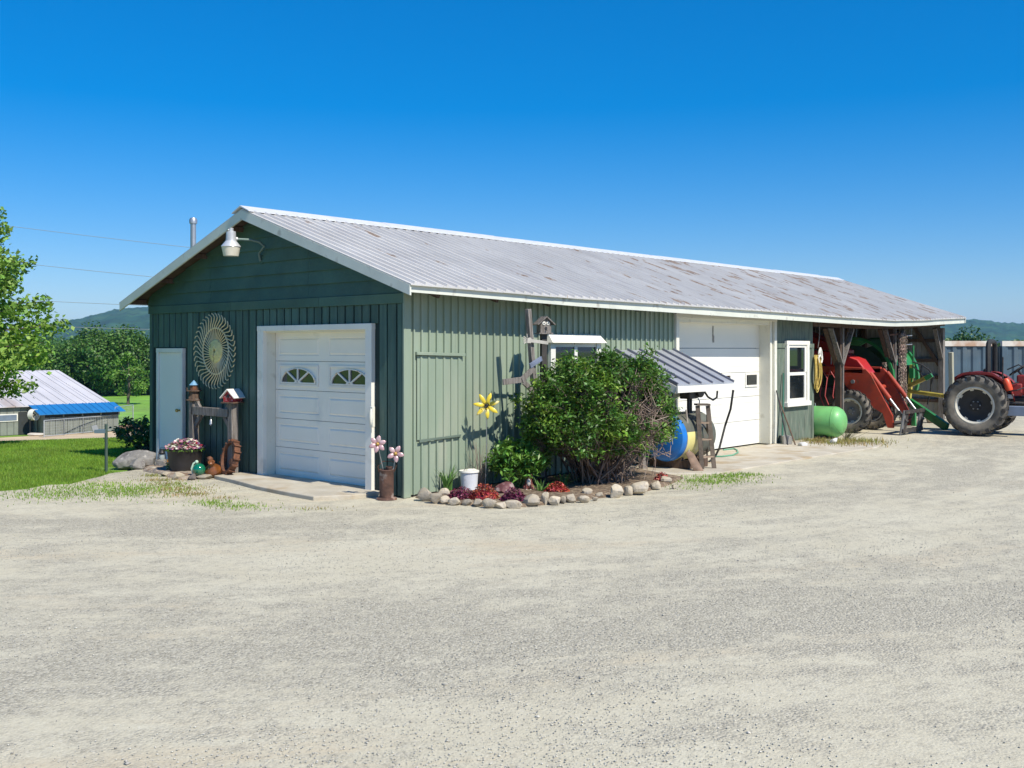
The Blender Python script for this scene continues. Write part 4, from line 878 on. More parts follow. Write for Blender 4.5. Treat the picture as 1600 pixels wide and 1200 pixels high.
# the flower bed along the long wall, its border stones and plants
bed = [G(x, y) for x, y in ((652, 779), (675, 785), (712, 788), (760, 792), (820, 792), (880, 786), (940, 778), (1000, 771), (1046, 758), (1070, 747))]
mound('flower_bed', [(q.x, q.y) for q in bed] + [(4.95, -.5), (4.6, -.06), (2.5, -.04), (.1, -.04)], .05, soil, 'brown soil flower bed along the light green wall', 5)
field_stone = mat('border_fieldstone', (.44, .375, .275), .9, var=.22, vscale=8, bump=.6, bscale=22, col2=(.33, .30, .26), c2scale=6, c2lo=.45, c2hi=.7, rand=.30, col3=(.20, .15, .10), c3scale=14, c3lo=.6, c3hi=.75)
BSL = ['rounded tan stone behind the iris near the wall corner', 'big rounded stone at the wall corner end of the border', 'broad low stone below the iris', 'rounded stone right in front of the iris leaves', 'small stone squeezed below the iris', 'tan border stone below the left end of the purple sedum', 'low border stone in front of the purple sedum by the bucket', 'low border stone between purple and red sedum', 'rounded bulging border stone in front of the red sedum', 'flat border stone left of the widest flat stone', 'widest flat border stone in front of the maroon rock', 'big blocky stone below the second purple sedum', 'upright pointed border stone near the dog figurine', 'pale round border stone below the daylily by the dog', 'small dark stone between two pale border stones', 'pale rounded stone in front of the bright red sedum', 'flat pale stone just past the bright red sedum', 'wide low stone under the front of the shrub', 'small low stone next to the wide one under the shrub', 'tall blocky tan stone under the shrub twigs', 'stone leaning against the biggest pale boulder of the border', 'biggest pale border stone under the shrub', 'medium border stone following the biggest pale one', 'low stone beside the last small red sedum', 'tiny stone at the apron end of the border', 'tiny stone on the gravel before the shrub stones', 'small stone half buried in the red sedum', 'small stone touching the wall corner']
for i, (px, py, wpx, hpx) in enumerate([(672, 768, 28, 18), (664, 784, 26, 18), (681, 787, 24, 16), (694, 778, 20, 14), (695, 788, 14, 12), (710, 790, 21, 12), (730, 790, 20, 10), (746, 792, 18, 10), (764, 795, 26, 14), (784, 795, 22, 10), (801, 795, 36, 10), (832, 792, 28, 16), (852, 789, 15, 18), (868, 790, 20, 13), (880, 787, 13, 10), (893, 786, 18, 13), (911, 786, 20, 10), (917, 777, 22, 13), (938, 778, 14, 8), (965, 779, 26, 19), (983, 775, 16, 13), (1001, 774, 30, 20), (1025, 766, 20, 13), (1042, 757, 22, 12), (1054, 764, 10, 6), (930, 783, 10, 6), (745, 784, 12, 8), (660, 774, 14, 9)]):
    q = G(px, py); dp = (q - CAM).dot(FW); w_ = wpx * dp / FPX / 2; h_ = hpx * dp / FPX
    rock('border_stone', (q.x + FW.x * w_ * .7, q.y + FW.y * w_ * .7, 0), (w_ * 1.15, w_ * .9, h_ * .7), field_stone, BSL[i], 'stone', 200 + i, 'fieldstones edging the wall flower bed', rotz=math.atan2(RT.y, RT.x) + (i % 5 - 2) * .15)
def sedum(px, py, wpx, hpx, c, label, seed, n=700):
    q = G(px, py); dp = (q - CAM).dot(FW); w_ = wpx * dp / FPX / 2; h_ = hpx * dp / FPX; rs = np.random.RandomState(seed); T = thing('sedum_clump', (q.x, q.y, .03), label, 'plant', rotz=math.atan2(RT.y, RT.x))
    a = rs.uniform(0, 6.28, n); rr = np.sqrt(rs.uniform(0, 1, n)); P = np.column_stack([w_ * rr * np.cos(a), w_ * .7 * rr * np.sin(a), h_ * (1 - rr ** 2) * rs.uniform(.3, 1.05, n) + .01])
    obj('leaf_mat', leaf_mesh('leaf_mat', P, .03, mat('sedum_' + str(seed), c, .5, var=.35, vscale=9, island=.5, trans=.15, col2=(c[0] * .5 + .05, c[1] + .08, c[2] * .4), c2scale=7, c2lo=.6, c2hi=.7), rs, .8, .8), T)
    MB().ball((0, 0, 0), (w_ * .85, w_ * .55, h_ * .55), 12, 6, jit=.08, seed=seed).build('stem_mass', MATS['sedum_' + str(seed)], T)
sedum(722, 782, 52, 17, (.16, .022, .055), 'dark purple sedum clump next to the white bucket', 1)
sedum(757, 783, 52, 24, (.36, .055, .035), 'bright red and orange sedum clump in front of the yellow flower', 2)
sedum(803, 786, 46, 20, (.13, .018, .055), 'dark purple sedum clump in front of the dog figurine', 3)
sedum(870, 773, 42, 16, (.42, .07, .045), 'bright red sedum clump beneath the large shrub', 4)
sedum(1034, 754, 26, 13, (.38, .06, .05), 'small red sedum clump near the end of the stone border', 5, 300)
q = G(789, 776); rock('painted_rock', (q.x + .1, q.y + .08, .02), (.19, .14, .11), mat('maroon_rock', (.14, .045, .05), .7, var=.4, vscale=9, col2=(.33, .25, .24), c2scale=9, c2lo=.5, c2hi=.6), 'rounded maroon rock between the sedum clumps', 'rock', 401, sink=.35)
# iris
def blades_plant(px, py, n, h, spread, label, seed, mt, w=.028, name='iris_plant'):
    q = G(px, py); T = thing(name, (q.x, q.y, .02), label, 'plant'); rr = random.Random(seed)
    for i in range(n):
        a = rr.uniform(0, 6.28); l = spread * rr.uniform(.15, 1); hh = h * rr.uniform(.55, 1); c = Vector((math.cos(a), math.sin(a), 0)); sd = Vector((-math.sin(a), math.cos(a), 0)); b0 = c * .03 + Vector((rr.uniform(-.04, .04), rr.uniform(-.04, .04), 0)); mm = MB(); pts = []
        for k in range(5):
            f = k / 4; p_ = b0 + c * l * f ** 1.8 + Vector((0, 0, hh * (f - .18 * f * f * (l / spread)))); ww = w * (1 - f ** 2.2) * .5 + .001; pts += [p_ - sd * ww, p_ + c * .003, p_ + sd * ww]
        mm.v = [tuple(p_) for p_ in pts]
        for k in range(4): o_ = k * 3; mm.f += [(o_, o_ + 1, o_ + 4, o_ + 3), (o_ + 1, o_ + 2, o_ + 5, o_ + 4)]
        mm.build('leaf', mt, T)
iris_m = mat('iris_leaf', (.11, .235, .05), .45, var=.2, vscale=5, rand=.25, trans=.2)
blades_plant(698, 771, 26, .45, .25, 'upright iris with sword shaped leaves against the light green wall', 1, iris_m)
blades_plant(846, 772, 22, .24, .30, 'arching daylily tuft beside the dog figurine', 2, iris_m, .018, 'daylily_plant')
blades_plant(880, 764, 18, .26, .28, 'arching daylily tuft under the front of the large shrub', 3, iris_m, .018, 'daylily_plant')
# bare twig plant by the wall
tw = MB(); rs = np.random.RandomState(9)
for i in range(26):
    e = np.array([rs.normal(0, .13), rs.normal(0, .07), rs.uniform(.3, .75)]); tw.tube([(rs.normal(0, .02), rs.normal(0, .02), 0), e * .5 + rs.normal(0, .02, 3), e], [.005, .004, .002], 4)
q = G(752, 765); tag(tw.build('bare_twig_plant', MATS['dry_twig'], loc=(q.x, q.y, .03), angle=80), 'dry bare twigs standing against the wall beside the yellow flower', 'plant')

# white bucket
q = G(733, 769); BK = thing('white_bucket', (q.x, q.y, .03), 'white plastic bucket with a lid and wire handle in the flower bed', 'bucket')
wp = mat('bucket_plastic', (.66, .68, .72), .4, var=.08, vscale=6, col2=(.4, .38, .36), c2scale=8, c2lo=.62, c2hi=.75)
MB().lathe([(0, 0), (.118, 0), (.135, .27), (.142, .272), (.142, .29), (.13, .29), (.0, .285)], 28).build('pail', wp, BK)
MB().lathe([(0, .292), (.148, .29), (.15, .265), (.143, .262)], 28).ball((.02, -.02, .297), (.09, .07, .018), 12, 6, jit=.15, seed=4).build('lid', white_paint, BK)
MB().tube([(-.145, 0, .26), (-.10, -.02, .33), (0, -.03, .365), (.09, -.02, .33), (.145, 0, .26)], .004, 5).build('wire_handle', black_metal, BK)

# dog figurine, sitting
q = G(826, 769); DG = thing('dog_figurine', (q.x, q.y, .03), 'small sitting brown and white dog figurine in the flower bed', 'figurine', rotz=math.atan2(-FW.y, -FW.x))
dogb = mat('dog_brown', (.17, .055, .045), .5, var=.3, vscale=12, col2=(.36, .22, .2), c2scale=14, c2lo=.58, c2hi=.68); dogw = mat('dog_white', (.62, .58, .54), .55, var=.1, vscale=14)
mm = MB().ball((-.025, 0, .075), (.075, .066, .08), 14, 9).ball((.005, 0, .125), (.05, .052, .075), 14, 9).ball((.035, .032, .05), (.022, .02, .055), 10, 7).ball((.035, -.032, .05), (.022, .02, .055), 10, 7).ball((.0, .062, .04), (.045, .025, .045), 10, 7).ball((.0, -.062, .04), (.045, .025, .045), 10, 7)
mm.ball((.02, 0, .215), (.046, .043, .046), 14, 10).ball((.062, 0, .203), (.03, .022, .02), 10, 7)
bd = mm.build('body', dogb, DG, angle=80); rm = bd.modifiers.new('remesh', 'REMESH'); rm.mode = 'VOXEL'; rm.voxel_size = .006; rm.use_smooth_shade = True
for s in (-1, 1):
    MB().ball((.012, s * .046, .205), (.02, .011, .038), 10, 7, rot=(s * .25, 0, 0)).build('ear', dogb, DG)
    MB().ball((.056, s * .018, .228), .006, 8, 5).build('eye', black_metal, DG); MB().ball((.062, s * .03, .01), (.03, .018, .014), 10, 6).build('paw', dogw, DG)
MB().ball((.046, 0, .12), (.022, .03, .055), 12, 8).build('chest_patch', dogw, DG); MB().ball((.09, 0, .21), (.008, .01, .007), 8, 6).build('nose', black_metal, DG)

# metal flowers
def petal(mm, c, dirv, nrm, L_, W_, cup=.25):
    c = Vector(c); d = Vector(dirv).normalized(); n = Vector(nrm).normalized(); s = n.cross(d); N = 6; v0 = len(mm.v)
    for i in range(N + 1):
        f = i / N; wv = W_ * math.sin(math.pi * min(1, .08 + f * .92)) ** .7 * .5; lift = n * (L_ * .18 * f * (1 - f) * 2)
        p_ = c + d * (L_ * f) + lift
        mm.v += [tuple(p_ - s * wv + n * wv * cup), tuple(p_), tuple(p_ + s * wv + n * wv * cup)]
    for i in range(N):
        o_ = v0 + i * 3; mm.f += [(o_, o_ + 1, o_ + 4, o_ + 3), (o_ + 1, o_ + 2, o_ + 5, o_ + 4)]
def metal_flower(name, base, head, L_, W_, npet, pm, cm, label, seed, cr, rot0=0, tip=None):
    T = thing(name, base, label, 'garden ornament'); h = Vector(head) - Vector(base); n = Vector((-FW.x * .9 - .25, -FW.y * .9 - .3, .15)).normalized(); u = Vector((0, 0, 1)); u = (u - n * u.dot(n)).normalized(); r_ = u.cross(n)
    MB().tube([(0, 0, 0), (h.x * .4 + .02, h.y * .4, h.z * .5), h - n * .01], .006, 6).build('stem', steel, T)
    for i in range(npet):
        a = rot0 + 2 * math.pi * i / npet; d = u * math.cos(a) + r_ * math.sin(a); mm = MB(); petal(mm, h + d * cr * .6, d + n * .12, n, L_, W_); o = mm.build('petal', pm, T, angle=70); sd = o.modifiers.new('thick', 'SOLIDIFY'); sd.thickness = .004
    MB().ball(h + n * .008, (cr, cr, cr), 14, 8).build('flower_centre', cm, T); return T
q = G(758, 767); hd = Dp(760, 634, 15.6); off = (Vector((q.x, q.y, 0)) - CAM).dot(FW); hd = Dp(760, 634, off - .05)
yp = mat('yellow_petal', (.72, .55, .04), .35, var=.15, vscale=9, col2=(.8, .78, .68), c2scale=7, c2lo=.52, c2hi=.66)
yf = metal_flower('metal_flower', (q.x, q.y, .02), hd, .185, .062, 7, yp, black_metal, 'tall yellow metal flower with a black centre by the light green wall', 1, .032, .35)
for i in range(10):
    a = i * .63; c_ = hd - Vector((q.x, q.y, .02)); MB().tube([c_ + Vector((-.02, -.02, 0)), c_ + Vector((-.05 + .045 * math.cos(a) * .7, -.045 - .045 * math.cos(a) * .7, .05 * math.sin(a)))], .003, 4).ball(c_ + Vector((-.05 + .045 * math.cos(a) * .7, -.045 - .045 * math.cos(a) * .7, .05 * math.sin(a))), .007, 6, 4).build('stamen', black_metal, yf)
q = G(604, 780); RC = thing('rusty_can', (q.x, q.y, 0), 'rusty milk can with a wire bail standing beside the garage door', 'can')
canm = mat('rusty_can', (.115, .06, .042), .8, var=.5, vscale=7, bump=.4, bscale=40, col2=(.36, .32, .29), c2scale=6, c2lo=.56, c2hi=.68, col3=(.32, .12, .04), c3scale=4, c3lo=.6, c3hi=.75)
MB().lathe([(0, .0), (.15, .0), (.14, .022), (.10, .03), (.10, .40), (.107, .41), (.10, .42), (.092, .41), (.09, .10), (0, .1)], 26).build('can_body', canm, RC)
MB().tube([(.09, -.06, .38), (.12, -.08, .48), (.06, -.04, .53), (-.04, .03, .53), (-.10, .07, .46), (-.085, .06, .38)], .006, 6).build('bail', rusty, RC)
MB().lathe([(.03, .40), (.045, .43), (.05, .46), (.03, .46)], 14, Matrix.Translation((.02, -.03, 0))).build('spout', canm, RC)
pk = mat('pink_petal', (.46, .29, .31), .35, var=.2, vscale=9, metal=.2, col2=(.68, .55, .55), c2scale=8); gold = mat('gold_centre', (.42, .27, .07), .45, metal=.4, var=.3, vscale=20)
dq = (Vector((q.x, q.y, 0)) - CAM).dot(FW)
metal_flower('metal_flower', (q.x - .02, q.y + .02, .1), Dp(590, 694, dq - .12), .112, .066, 6, pk, gold, 'taller pink metal flower standing in the rusty can', 2, .026, .2)
metal_flower('metal_flower', (q.x + .03, q.y - .03, .1), Dp(618, 709, dq - .02), .112, .066, 5, pk, gold, 'shorter pink metal flower standing in the rusty can', 3, .026, .5)

# wooden post figure and the bird house
PF = thing('post_figure', (1.87, -.65, .03), 'weathered plank figure with raised post and bent arms beside the shrub', 'wooden figure')
def pf(px, py, y): q = Wl(px, py, y) - Vector((1.87, -.65, .03)); return q
MB().bar(pf(845, 745, -.65), pf(836, 590, -.65), .10, .09, up=(0, 1, 0)).build('leg_post', old_wood, PF, bevel=.004)
MB().bar(pf(834, 600, -.66), pf(825, 483, -.66), .075, .07, up=(0, 1, 0)).build('upright_plank', old_wood, PF, bevel=.003)
MB().bar(pf(786, 597, -.72), pf(818, 593, -.72), .03, .085, up=(0, 0, 1)).build('lower_arm', old_wood, PF, bevel=.003)
MB().bar(pf(815, 594, -.73), pf(834, 575, -.73), .03, .085, up=(0, 0, 1)).build('elbow_plank', old_wood, PF, bevel=.003)
MB().bar(pf(818, 597, -.74), pf(842, 620, -.74), .03, .075, up=(0, 0, 1)).build('elbow_plank', old_wood, PF, bevel=.003)
MB().bar(pf(828, 572, -.74), pf(846, 560, -.74), .03, .07, up=(0, 0, 1)).build('elbow_plank', mat('blue_grey_wood', (.16, .19, .27), .8, var=.3, vscale=8), PF, bevel=.003)
MB().bar(pf(826, 532, -.74), pf(856, 536, -.74), .022, .05, up=(0, 0, 1)).build('forearm', mat('pale_wood', (.42, .40, .36), .8, var=.15, vscale=8, bump=.2), PF, bevel=.003)
hm = MB(); hm.prism([(-.06, -.035), (.02, -.04), (.05, -.02), (.05, .02), (.02, .045), (-.05, .03)], .022, Matrix.Translation(pf(826, 532, -.75)) @ Matrix(((1, 0, 0, 0), (0, 0, -1, 0), (0, 1, 0, 0), (0, 0, 0, 1))))
hm.build('palm', MATS['pale_wood'], PF)
hc = pf(824, 532, -.762)
for dx, dz, L_ in ((-.085, .045, .07), (-.10, .02, .08), (-.10, -.008, .08), (-.085, -.035, .07), (-.02, .075, .06)):
    MB().bar(hc + Vector((dx * .35, 0, dz * .6)), hc + Vector((dx, -.004, dz * 1.3)), .014, .016, up=(0, 1, 0)).build('finger', MATS['pale_wood'], PF)
BHt = Wl(850, 522, -.60); BH = thing('birdhouse', (BHt.x, -.60, .03), 'grey wooden birdhouse with two round eyes on a pole behind the shrub', 'birdhouse', rotz=R(-26))
hB = BHt.z - .03
MB().box((0, .02, hB / 2), (.085, .085, hB)).build('pole', mat('charred_pole', (.05, .045, .042), .85, var=.3, vscale=8), BH)
MB().bb(-.115, .115, -.09, .10, hB, hB + .02).prism([(-.09, hB + .02), (.09, hB + .02), (.09, hB + .165), (0, hB + .25), (-.09, hB + .165)], .15, Matrix(((1, 0, 0, 0), (0, 0, 1, -.07), (0, 1, 0, 0), (0, 0, 0, 1)))).build('box', old_wood, BH, smooth=False)
for s in (-1, 1): MB().bar((0, 0, hB + .266), (s * .145, 0, hB + .142), .23, .014).build('roof_board', old_wood, BH)
eyeM = Matrix(((1, 0, 0, 0), (0, 0, -1, -.0705), (0, 1, 0, 0), (0, 0, 0, 1)))
for s in (-1, 1):
    e = MB().lathe([(0, .010), (.026, .010), (.030, 0), (0, 0)], 16, Matrix.Translation((s * .034, 0, hB + .165)) @ eyeM).build('eye', white_paint, BH)
    MB().lathe([(0, .014), (.011, .014), (.012, .009), (0, .009)], 12, Matrix.Translation((s * .034, 0, hB + .163)) @ eyeM).build('pupil', black_metal, e)
MB().lathe([(0, .006), (.022, .006), (.022, 0), (0, 0)], 14, Matrix.Translation((0, 0, hB + .09)) @ eyeM).tube([(0, -.07, hB + .06), (0, -.11, hB + .06)], .008, 6).build('entry_hole', black_metal, BH)
# ------------------------------------------------------------------ fuel tank under its small lean-to, ladder, shovel, hoses
LX0, LX1, LY, LZ0, LZ1 = 4.96, 6.86, -1.31, 2.08, 1.49
LT = thing('tank_shelter', (LX0, 0, 0), 'small grey standing seam shed roof over the fuel tank on the wall', 'shelter')
tin = mat('seam_roof', (.40, .42, .46), .4, metal=.35, var=.1, vscale=3, col2=(.55, .56, .58), c2scale=2, c2lo=.5, c2hi=.8)
sl_ = (LZ0 - LZ1) / -LY; nrm = Vector((0, -sl_, 1)).normalized()
n = 5; wp_ = (LX1 - LX0) / n
for i in range(n):
    a, b = i * wp_ + .002, (i + 1) * wp_ - .002
    MB().add([(a, .0, LZ0), (b, 0, LZ0), (b, LY, LZ1), (a, LY, LZ1), (a, 0, LZ0 - .02), (b, 0, LZ0 - .02), (b, LY, LZ1 - .02), (a, LY, LZ1 - .02)], [(0, 1, 2, 3), (4, 7, 6, 5), (0, 4, 5, 1), (1, 5, 6, 2), (2, 6, 7, 3), (3, 7, 4, 0)]).build('roof_panel', tin, LT, smooth=False)
for i in range(n + 1):
    xx = min(max(i * wp_, .015), LX1 - LX0 - .015); MB().bar(Vector((xx, -.01, LZ0 + .012)), Vector((xx, LY + .005, LZ1 + .012)), .035, .045).build('seam', mat('seam_dark', (.17, .18, .23), .45, metal=.3, var=.1), LT)
MB().bb(-.02, LX1 - LX0 + .02, LY - .02, LY + .02, LZ1 - .135, LZ1 - .022).build('fascia', white_paint, LT, bevel=.003)
MB().bar((-.0, 0, LZ0 - .09), (-.0, LY + .022, LZ1 - .09), .03, .12).build('side_board', white_paint, LT); MB().bar((LX1 - LX0, 0, LZ0 - .09), (LX1 - LX0, LY + .022, LZ1 - .09), .03, .12).build('side_board', white_paint, LT)
MB().add([(.02, -.02, LZ0 - .15), (LX1 - LX0 - .02, -.02, LZ0 - .15), (LX1 - LX0 - .02, LY + .03, LZ1 - .135), (.02, LY + .03, LZ1 - .135), (.02, -.02, LZ0 - .13), (LX1 - LX0 - .02, -.02, LZ0 - .13), (LX1 - LX0 - .02, LY + .03, LZ1 - .12), (.02, LY + .03, LZ1 - .12)], [(0, 3, 2, 1), (4, 5, 6, 7), (0, 1, 5, 4), (1, 2, 6, 5), (2, 3, 7, 6), (3, 0, 4, 7)]).build('soffit', cream_paint, LT, smooth=False)
MB().box((.05, LY + .75, .82), (.09, .09, 1.64)).build('post', old_wood, LT)
MB().bar((LX1 - LX0 - .06, -.03, 1.15), (LX1 - LX0 - .06, -.75, LZ0 - .50), .05, .07).build('bracket', cream_paint, LT)
# tank on its side, end painted blue, shoulder painted yellow
FT = thing('fuel_tank', (5.32, -.82, 0), 'fuel tank on skids painted blue on its end and yellow on its side', 'fuel tank')
tk = mat('tank_olive', (.10, .105, .085), .6, var=.3, vscale=4, col2=(.16, .12, .09), c2scale=5); RA = .42; ZC = .56; LEN = 1.0
AX = Matrix.Translation((0, 0, ZC)) @ Matrix(((0, 0, 1, 0), (-1, 0, 0, 0), (0, -1, 0, 0), (0, 0, 0, 1)))
MB().lathe([(RA, .0), (RA, LEN), (RA * .93, LEN + .06), (RA * .6, LEN + .11), (0, LEN + .13)], 40, AX).build('barrel', tk, FT)
MB().lathe([(RA * 1.004, .06), (RA * 1.004, .0), (RA * .95, -.055), (RA * .7, -.10), (0, -.13)], 40, AX).build('end_cap', mat('tank_blue', (.012, .17, .55), .4, var=.08, vscale=5, coat=.2, col2=(.02, .12, .35), c2scale=6, c2lo=.6, c2hi=.75), FT)
MB().lathe([(RA * 1.006, .07), (RA * 1.006, .55)], 30, AX, R(-14), R(118)).build('painted_band', mat('tank_yellow', (.70, .62, .24), .45, var=.08, vscale=4, col2=(.62, .58, .4), c2scale=4), FT)
MB().ball((-.095, -.20, ZC + .02), (.014, .075, .125), 20, 12, rot=(0, 0, R(19))).build('white_oval', white_paint, FT)
for xx in (.18, .70): MB().box((xx, 0, .09), (.12, .8, .14)).box((xx, 0, .17), (.10, .5, .06)).build('skid', brown_wood, FT)
# pump on the tank top with its own pipes
PU = thing('fuel_pump', (5.88, -.95, ZC + RA - .03), 'black fuel pump on a standpipe on top of the tank', 'pump')
MB().tube([(0, 0, 0), (0, 0, .34)], .03, 8).tube([(.13, .03, -.02), (.13, .03, .32)], .022, 8).build('standpipe', black_metal, PU)
MB().box((.0, 0, .40), (.26, .22, .27)).build('motor_housing', black_metal, PU, bevel=.02)
MB().lathe([(0, -.13), (.10, -.13), (.115, -.02), (.115, .1), (0, .12)], 18, Matrix.Translation((.17, -.06, .40)) @ Matrix.Rotation(R(90), 4, 'X')).build('meter', black_metal, PU, bevel=.006)
MB().tube([(.2, -.05, .3), (.24, -.08, .22), (.22, -.08, .1)], .01, 6).build('nozzle_hook', steel, PU)
# step ladder
q = G(1096, 735); dl = (q - CAM).dot(FW)
SLd = thing('step_ladder', (q.x, q.y, 0), 'short weathered wooden step ladder beside the fuel tank', 'ladder')
def on(px, py, dd): return Dp(px, py, dl + dd) - Vector((q.x, q.y, 0))
lad = mat('ladder_wood', (.12, .095, .075), .85, var=.35, vscale=7, bump=.4, bscale=30, rand=.15); trd = mat('tread_wood', (.30, .22, .16), .85, var=.2, vscale=8, rand=.1)
FL0, FL1, FR0, FR1 = on(1090, 634, .16), on(1097, 735, 0), on(1106, 634, .18), on(1116, 731, .15)
FL1.z = FR1.z = 0
MB().bar(FL0, FL1, .075, .03, up=(-FW.x, -FW.y, 0)).build('rail', lad, SLd); MB().bar(FR0, FR1, .075, .03, up=(-FW.x, -FW.y, 0)).build('rail', lad, SLd)
BLk = Vector((FW.x, FW.y, 0)) * .55
for a_, b_, dd in ((FL0, FL1, .07), (FR0, FR1, .06)):
    e = a_ * .2 + b_ * .8 + BLk; e.z = 0; MB().bar(a_ + Vector((FW.x, FW.y, 0)) * .06 - Vector((0, 0, .05)), e, .03, .045).build('back_leg', lad, SLd)
for f in (.27, .53, .80):
    a_, b_ = FL0.lerp(FL1, f), FR0.lerp(FR1, f); b_.z = a_.z; MB().bar(a_ + Vector((FW.x, FW.y, 0)) * .06, b_ + Vector((FW.x, FW.y, 0)) * .06, .14, .024).build('tread', trd, SLd)
f_ = Vector((FW.x, FW.y, 0)); MB().bar(FL0 + f_ * .05 + Vector((0, 0, .02)) - (FR0 - FL0) * .15, FR0 + f_ * .05 + Vector((0, 0, .02)) + (FR0 - FL0) * .15, .20, .03).build('top_cap', lad, SLd)
MB().bar(FL0.lerp(FL1, .75) + BLk * .8, FR0.lerp(FR1, .75) + BLk * .8, .02, .035).build('back_rung', lad, SLd)
# shovel
q = G(1087, 738); Sh = thing('shovel', (q.x, q.y, 0), 'long handled shovel with a rusty square blade leaning on the fuel tank', 'shovel')
t0 = Dp(1076, 708, dl + .05) - Vector((q.x, q.y, 0)); t1 = Dp(1072, 640, dl + .12) - Vector((q.x, q.y, 0))
MB().tube([t0 - (t1 - t0) * .12, t0, (t0 + t1) / 2 + Vector((.01, -.01, 0)), t1], .017, 8).build('handle', mat('shovel_ash', (.32, .28, .24), .7, var=.2, vscale=9), Sh)
bm_ = MB(); tp = t0 + Vector((0, 0, .03)); bt = Vector((.03, -.03, .0)); u_ = Vector((RT.x, RT.y, 0)); vs = []
for i, (f, w_, c) in enumerate(((0, .04, .0), (.12, .07, .02), (.6, .08, .025), (1, .085, .012))):
    p_ = tp.lerp(bt, f) + u_ * .02 * f; vs += [p_ - u_ * w_, p_ + Vector((FW.x, FW.y, 0)) * c, p_ + u_ * w_]
bm_.v = [tuple(v) for v in vs]; bm_.f = [(3 * i + j, 3 * i + j + 1, 3 * i + j + 4, 3 * i + j + 3) for i in range(3) for j in range(2)]
o = bm_.build('blade', mat('shovel_rust', (.25, .17, .125), .75, var=.3, vscale=8, metal=.2), Sh); o.modifiers.new('t', 'SOLIDIFY').thickness = .006
# hoses
h0 = Vector((LX1 - .04, LY + .0, LZ1 - .14))
tag(MB().tube([h0, h0 + Vector((-.01, .05, -.35)), Dp(1133, 665, 18.9), Dp(1124, 700, 18.7), G(1118, 712, .04), G(1113, 719, .02), G(1108, 722, .02)], .021, 8).build('black_hose', black_rubber), 'thick black fuel hose hanging down from the lean-to edge', 'hose')
tag(MB().tube([Wl(1098, 608, -1.0), Wl(1106, 620, -1.02), Wl(1114, 625, -1.02), Wl(1120, 621, -1.0), Wl(1121, 608, -.98)], .018, 8).build('black_hose', black_rubber), 'short loop of black hose under the lean-to soffit', 'hose')
gh = [G(1112, 713, .035), G(1128, 713, .035), G(1145, 711, .035), G(1153, 707, .035), G(1152, 703, .035), G(1147, 701, .035), G(1130, 703, .035)]
tag(MB().tube(gh, .014, 8).build('garden_hose', mat('hose_green', (.12, .35, .22), .5)), 'green garden hose lying on the concrete by the overhead door', 'hose')
# ------------------------------------------------------------------ things by the plywood bay
def prop_pole(px0, py0, px1, yo, r, mt, name, label, cat):
    a = Wl(px0, py0, -.06 if yo < .2 else -.09); b = Wl(px1, 700, -yo); b.z = .01
    o = MB().tube([Vector((0, 0, 0)), (a - b) * .5 + Vector((.01, 0, 0)), a - b], r, 7).build(name, mt, loc=b); return tag(o, label, cat)
prop_pole(1224, 583, 1222, .16, .02, mat('green_pole', (.04, .15, .10), .5), 'fence_post', 'thin green steel fence post leaning beside the white sash window', 'post')
prop_pole(1213, 610, 1231, .40, .014, black_metal, 'iron_rod', 'thin dark iron rod leaning on the plywood next to the overhead door', 'rod')
prop_pole(1217, 625, 1243, .55, .016, brown_wood, 'wooden_handle', 'long brown wooden handle leaning on the plywood under the window', 'handle')
q = G(1241, 696); CB = MB()
CB.bb(-.2, .2, -.09, -.06, 0, .19).bb(-.2, .2, .06, .09, 0, .19).bb(-.2, -.165, -.06, .06, 0, .19).bb(.165, .2, -.06, .06, 0, .19).bb(-.018, .018, -.06, .06, 0, .19)
tag(CB.build('cinder_block', mat('block_grey', (.30, .29, .27), .9, var=.2, vscale=14, bump=.5), loc=(q.x + .1, q.y + .25, 0), rot=(0, 0, .7)), 'grey hollow cinder block at the foot of the plywood wall', 'block')
q = G(1262, 698); rock('broken_block', (q.x, q.y + .1, 0), (.22, .10, .06), mat('block_pale', (.55, .55, .54), .9), 'flat pale broken block lying by the plywood corner', 'block', 501)
q = G(1306, 694); rock('broken_block', (q.x, q.y + .05, 0), (.17, .10, .09), MATS['block_pale'], 'pale chunk of rubble in the grass before the green tank', 'block', 502)
# rope coil and the white handle
RC_ = thing('rope_coil', (12.84, -.09, 1.95), 'yellow rope hung in a long coil on the bay corner', 'rope')
rr = random.Random(5); yr_ = mat('yellow_rope', (.50, .36, .09), .8, var=.25, vscale=20)
for i in range(11):
    w_ = rr.uniform(.05, .15); L_ = rr.uniform(.62, .88); ox = rr.uniform(-.06, .05); oy = rr.uniform(-.035, .02); pts = []
    for k in range(19):
        a = 2 * math.pi * k / 18; pts.append((ox + w_ * math.sin(a), oy + .02 * math.cos(a * 2), -L_ / 2 + L_ / 2 * math.cos(a) - rr.uniform(0, .01)))
    MB().tube(pts, .011, 6, cap=False).build('loop', yr_, RC_)
MB().tube([(0, .1, .02), (0, -.07, .02), (0, -.08, .06)], .008, 6).build('hook', rusty, RC_)
HM = thing('plastic_grip', (13.0, -.10, 1.78), 'white triangular plastic handle hanging beside the yellow rope', 'handle')
MB().tube([(0, 0, .34), (-.06, 0, .26), (-.10, 0, .08), (-.06, 0, 0), (.06, 0, 0), (.10, 0, .08), (.06, 0, .26), (0, 0, .34)], .024, 8).tube([(0, 0, .32), (0, 0, .18), (-.07, 0, .10)], .016, 6).tube([(0, 0, .18), (.07, 0, .10)], .016, 6).build('grip', white_paint, HM)
MB().tube([(0, .06, .34), (.0, .02, .6), (.06, .05, 1.0)], .012, 6).build('strap', old_wood, HM)
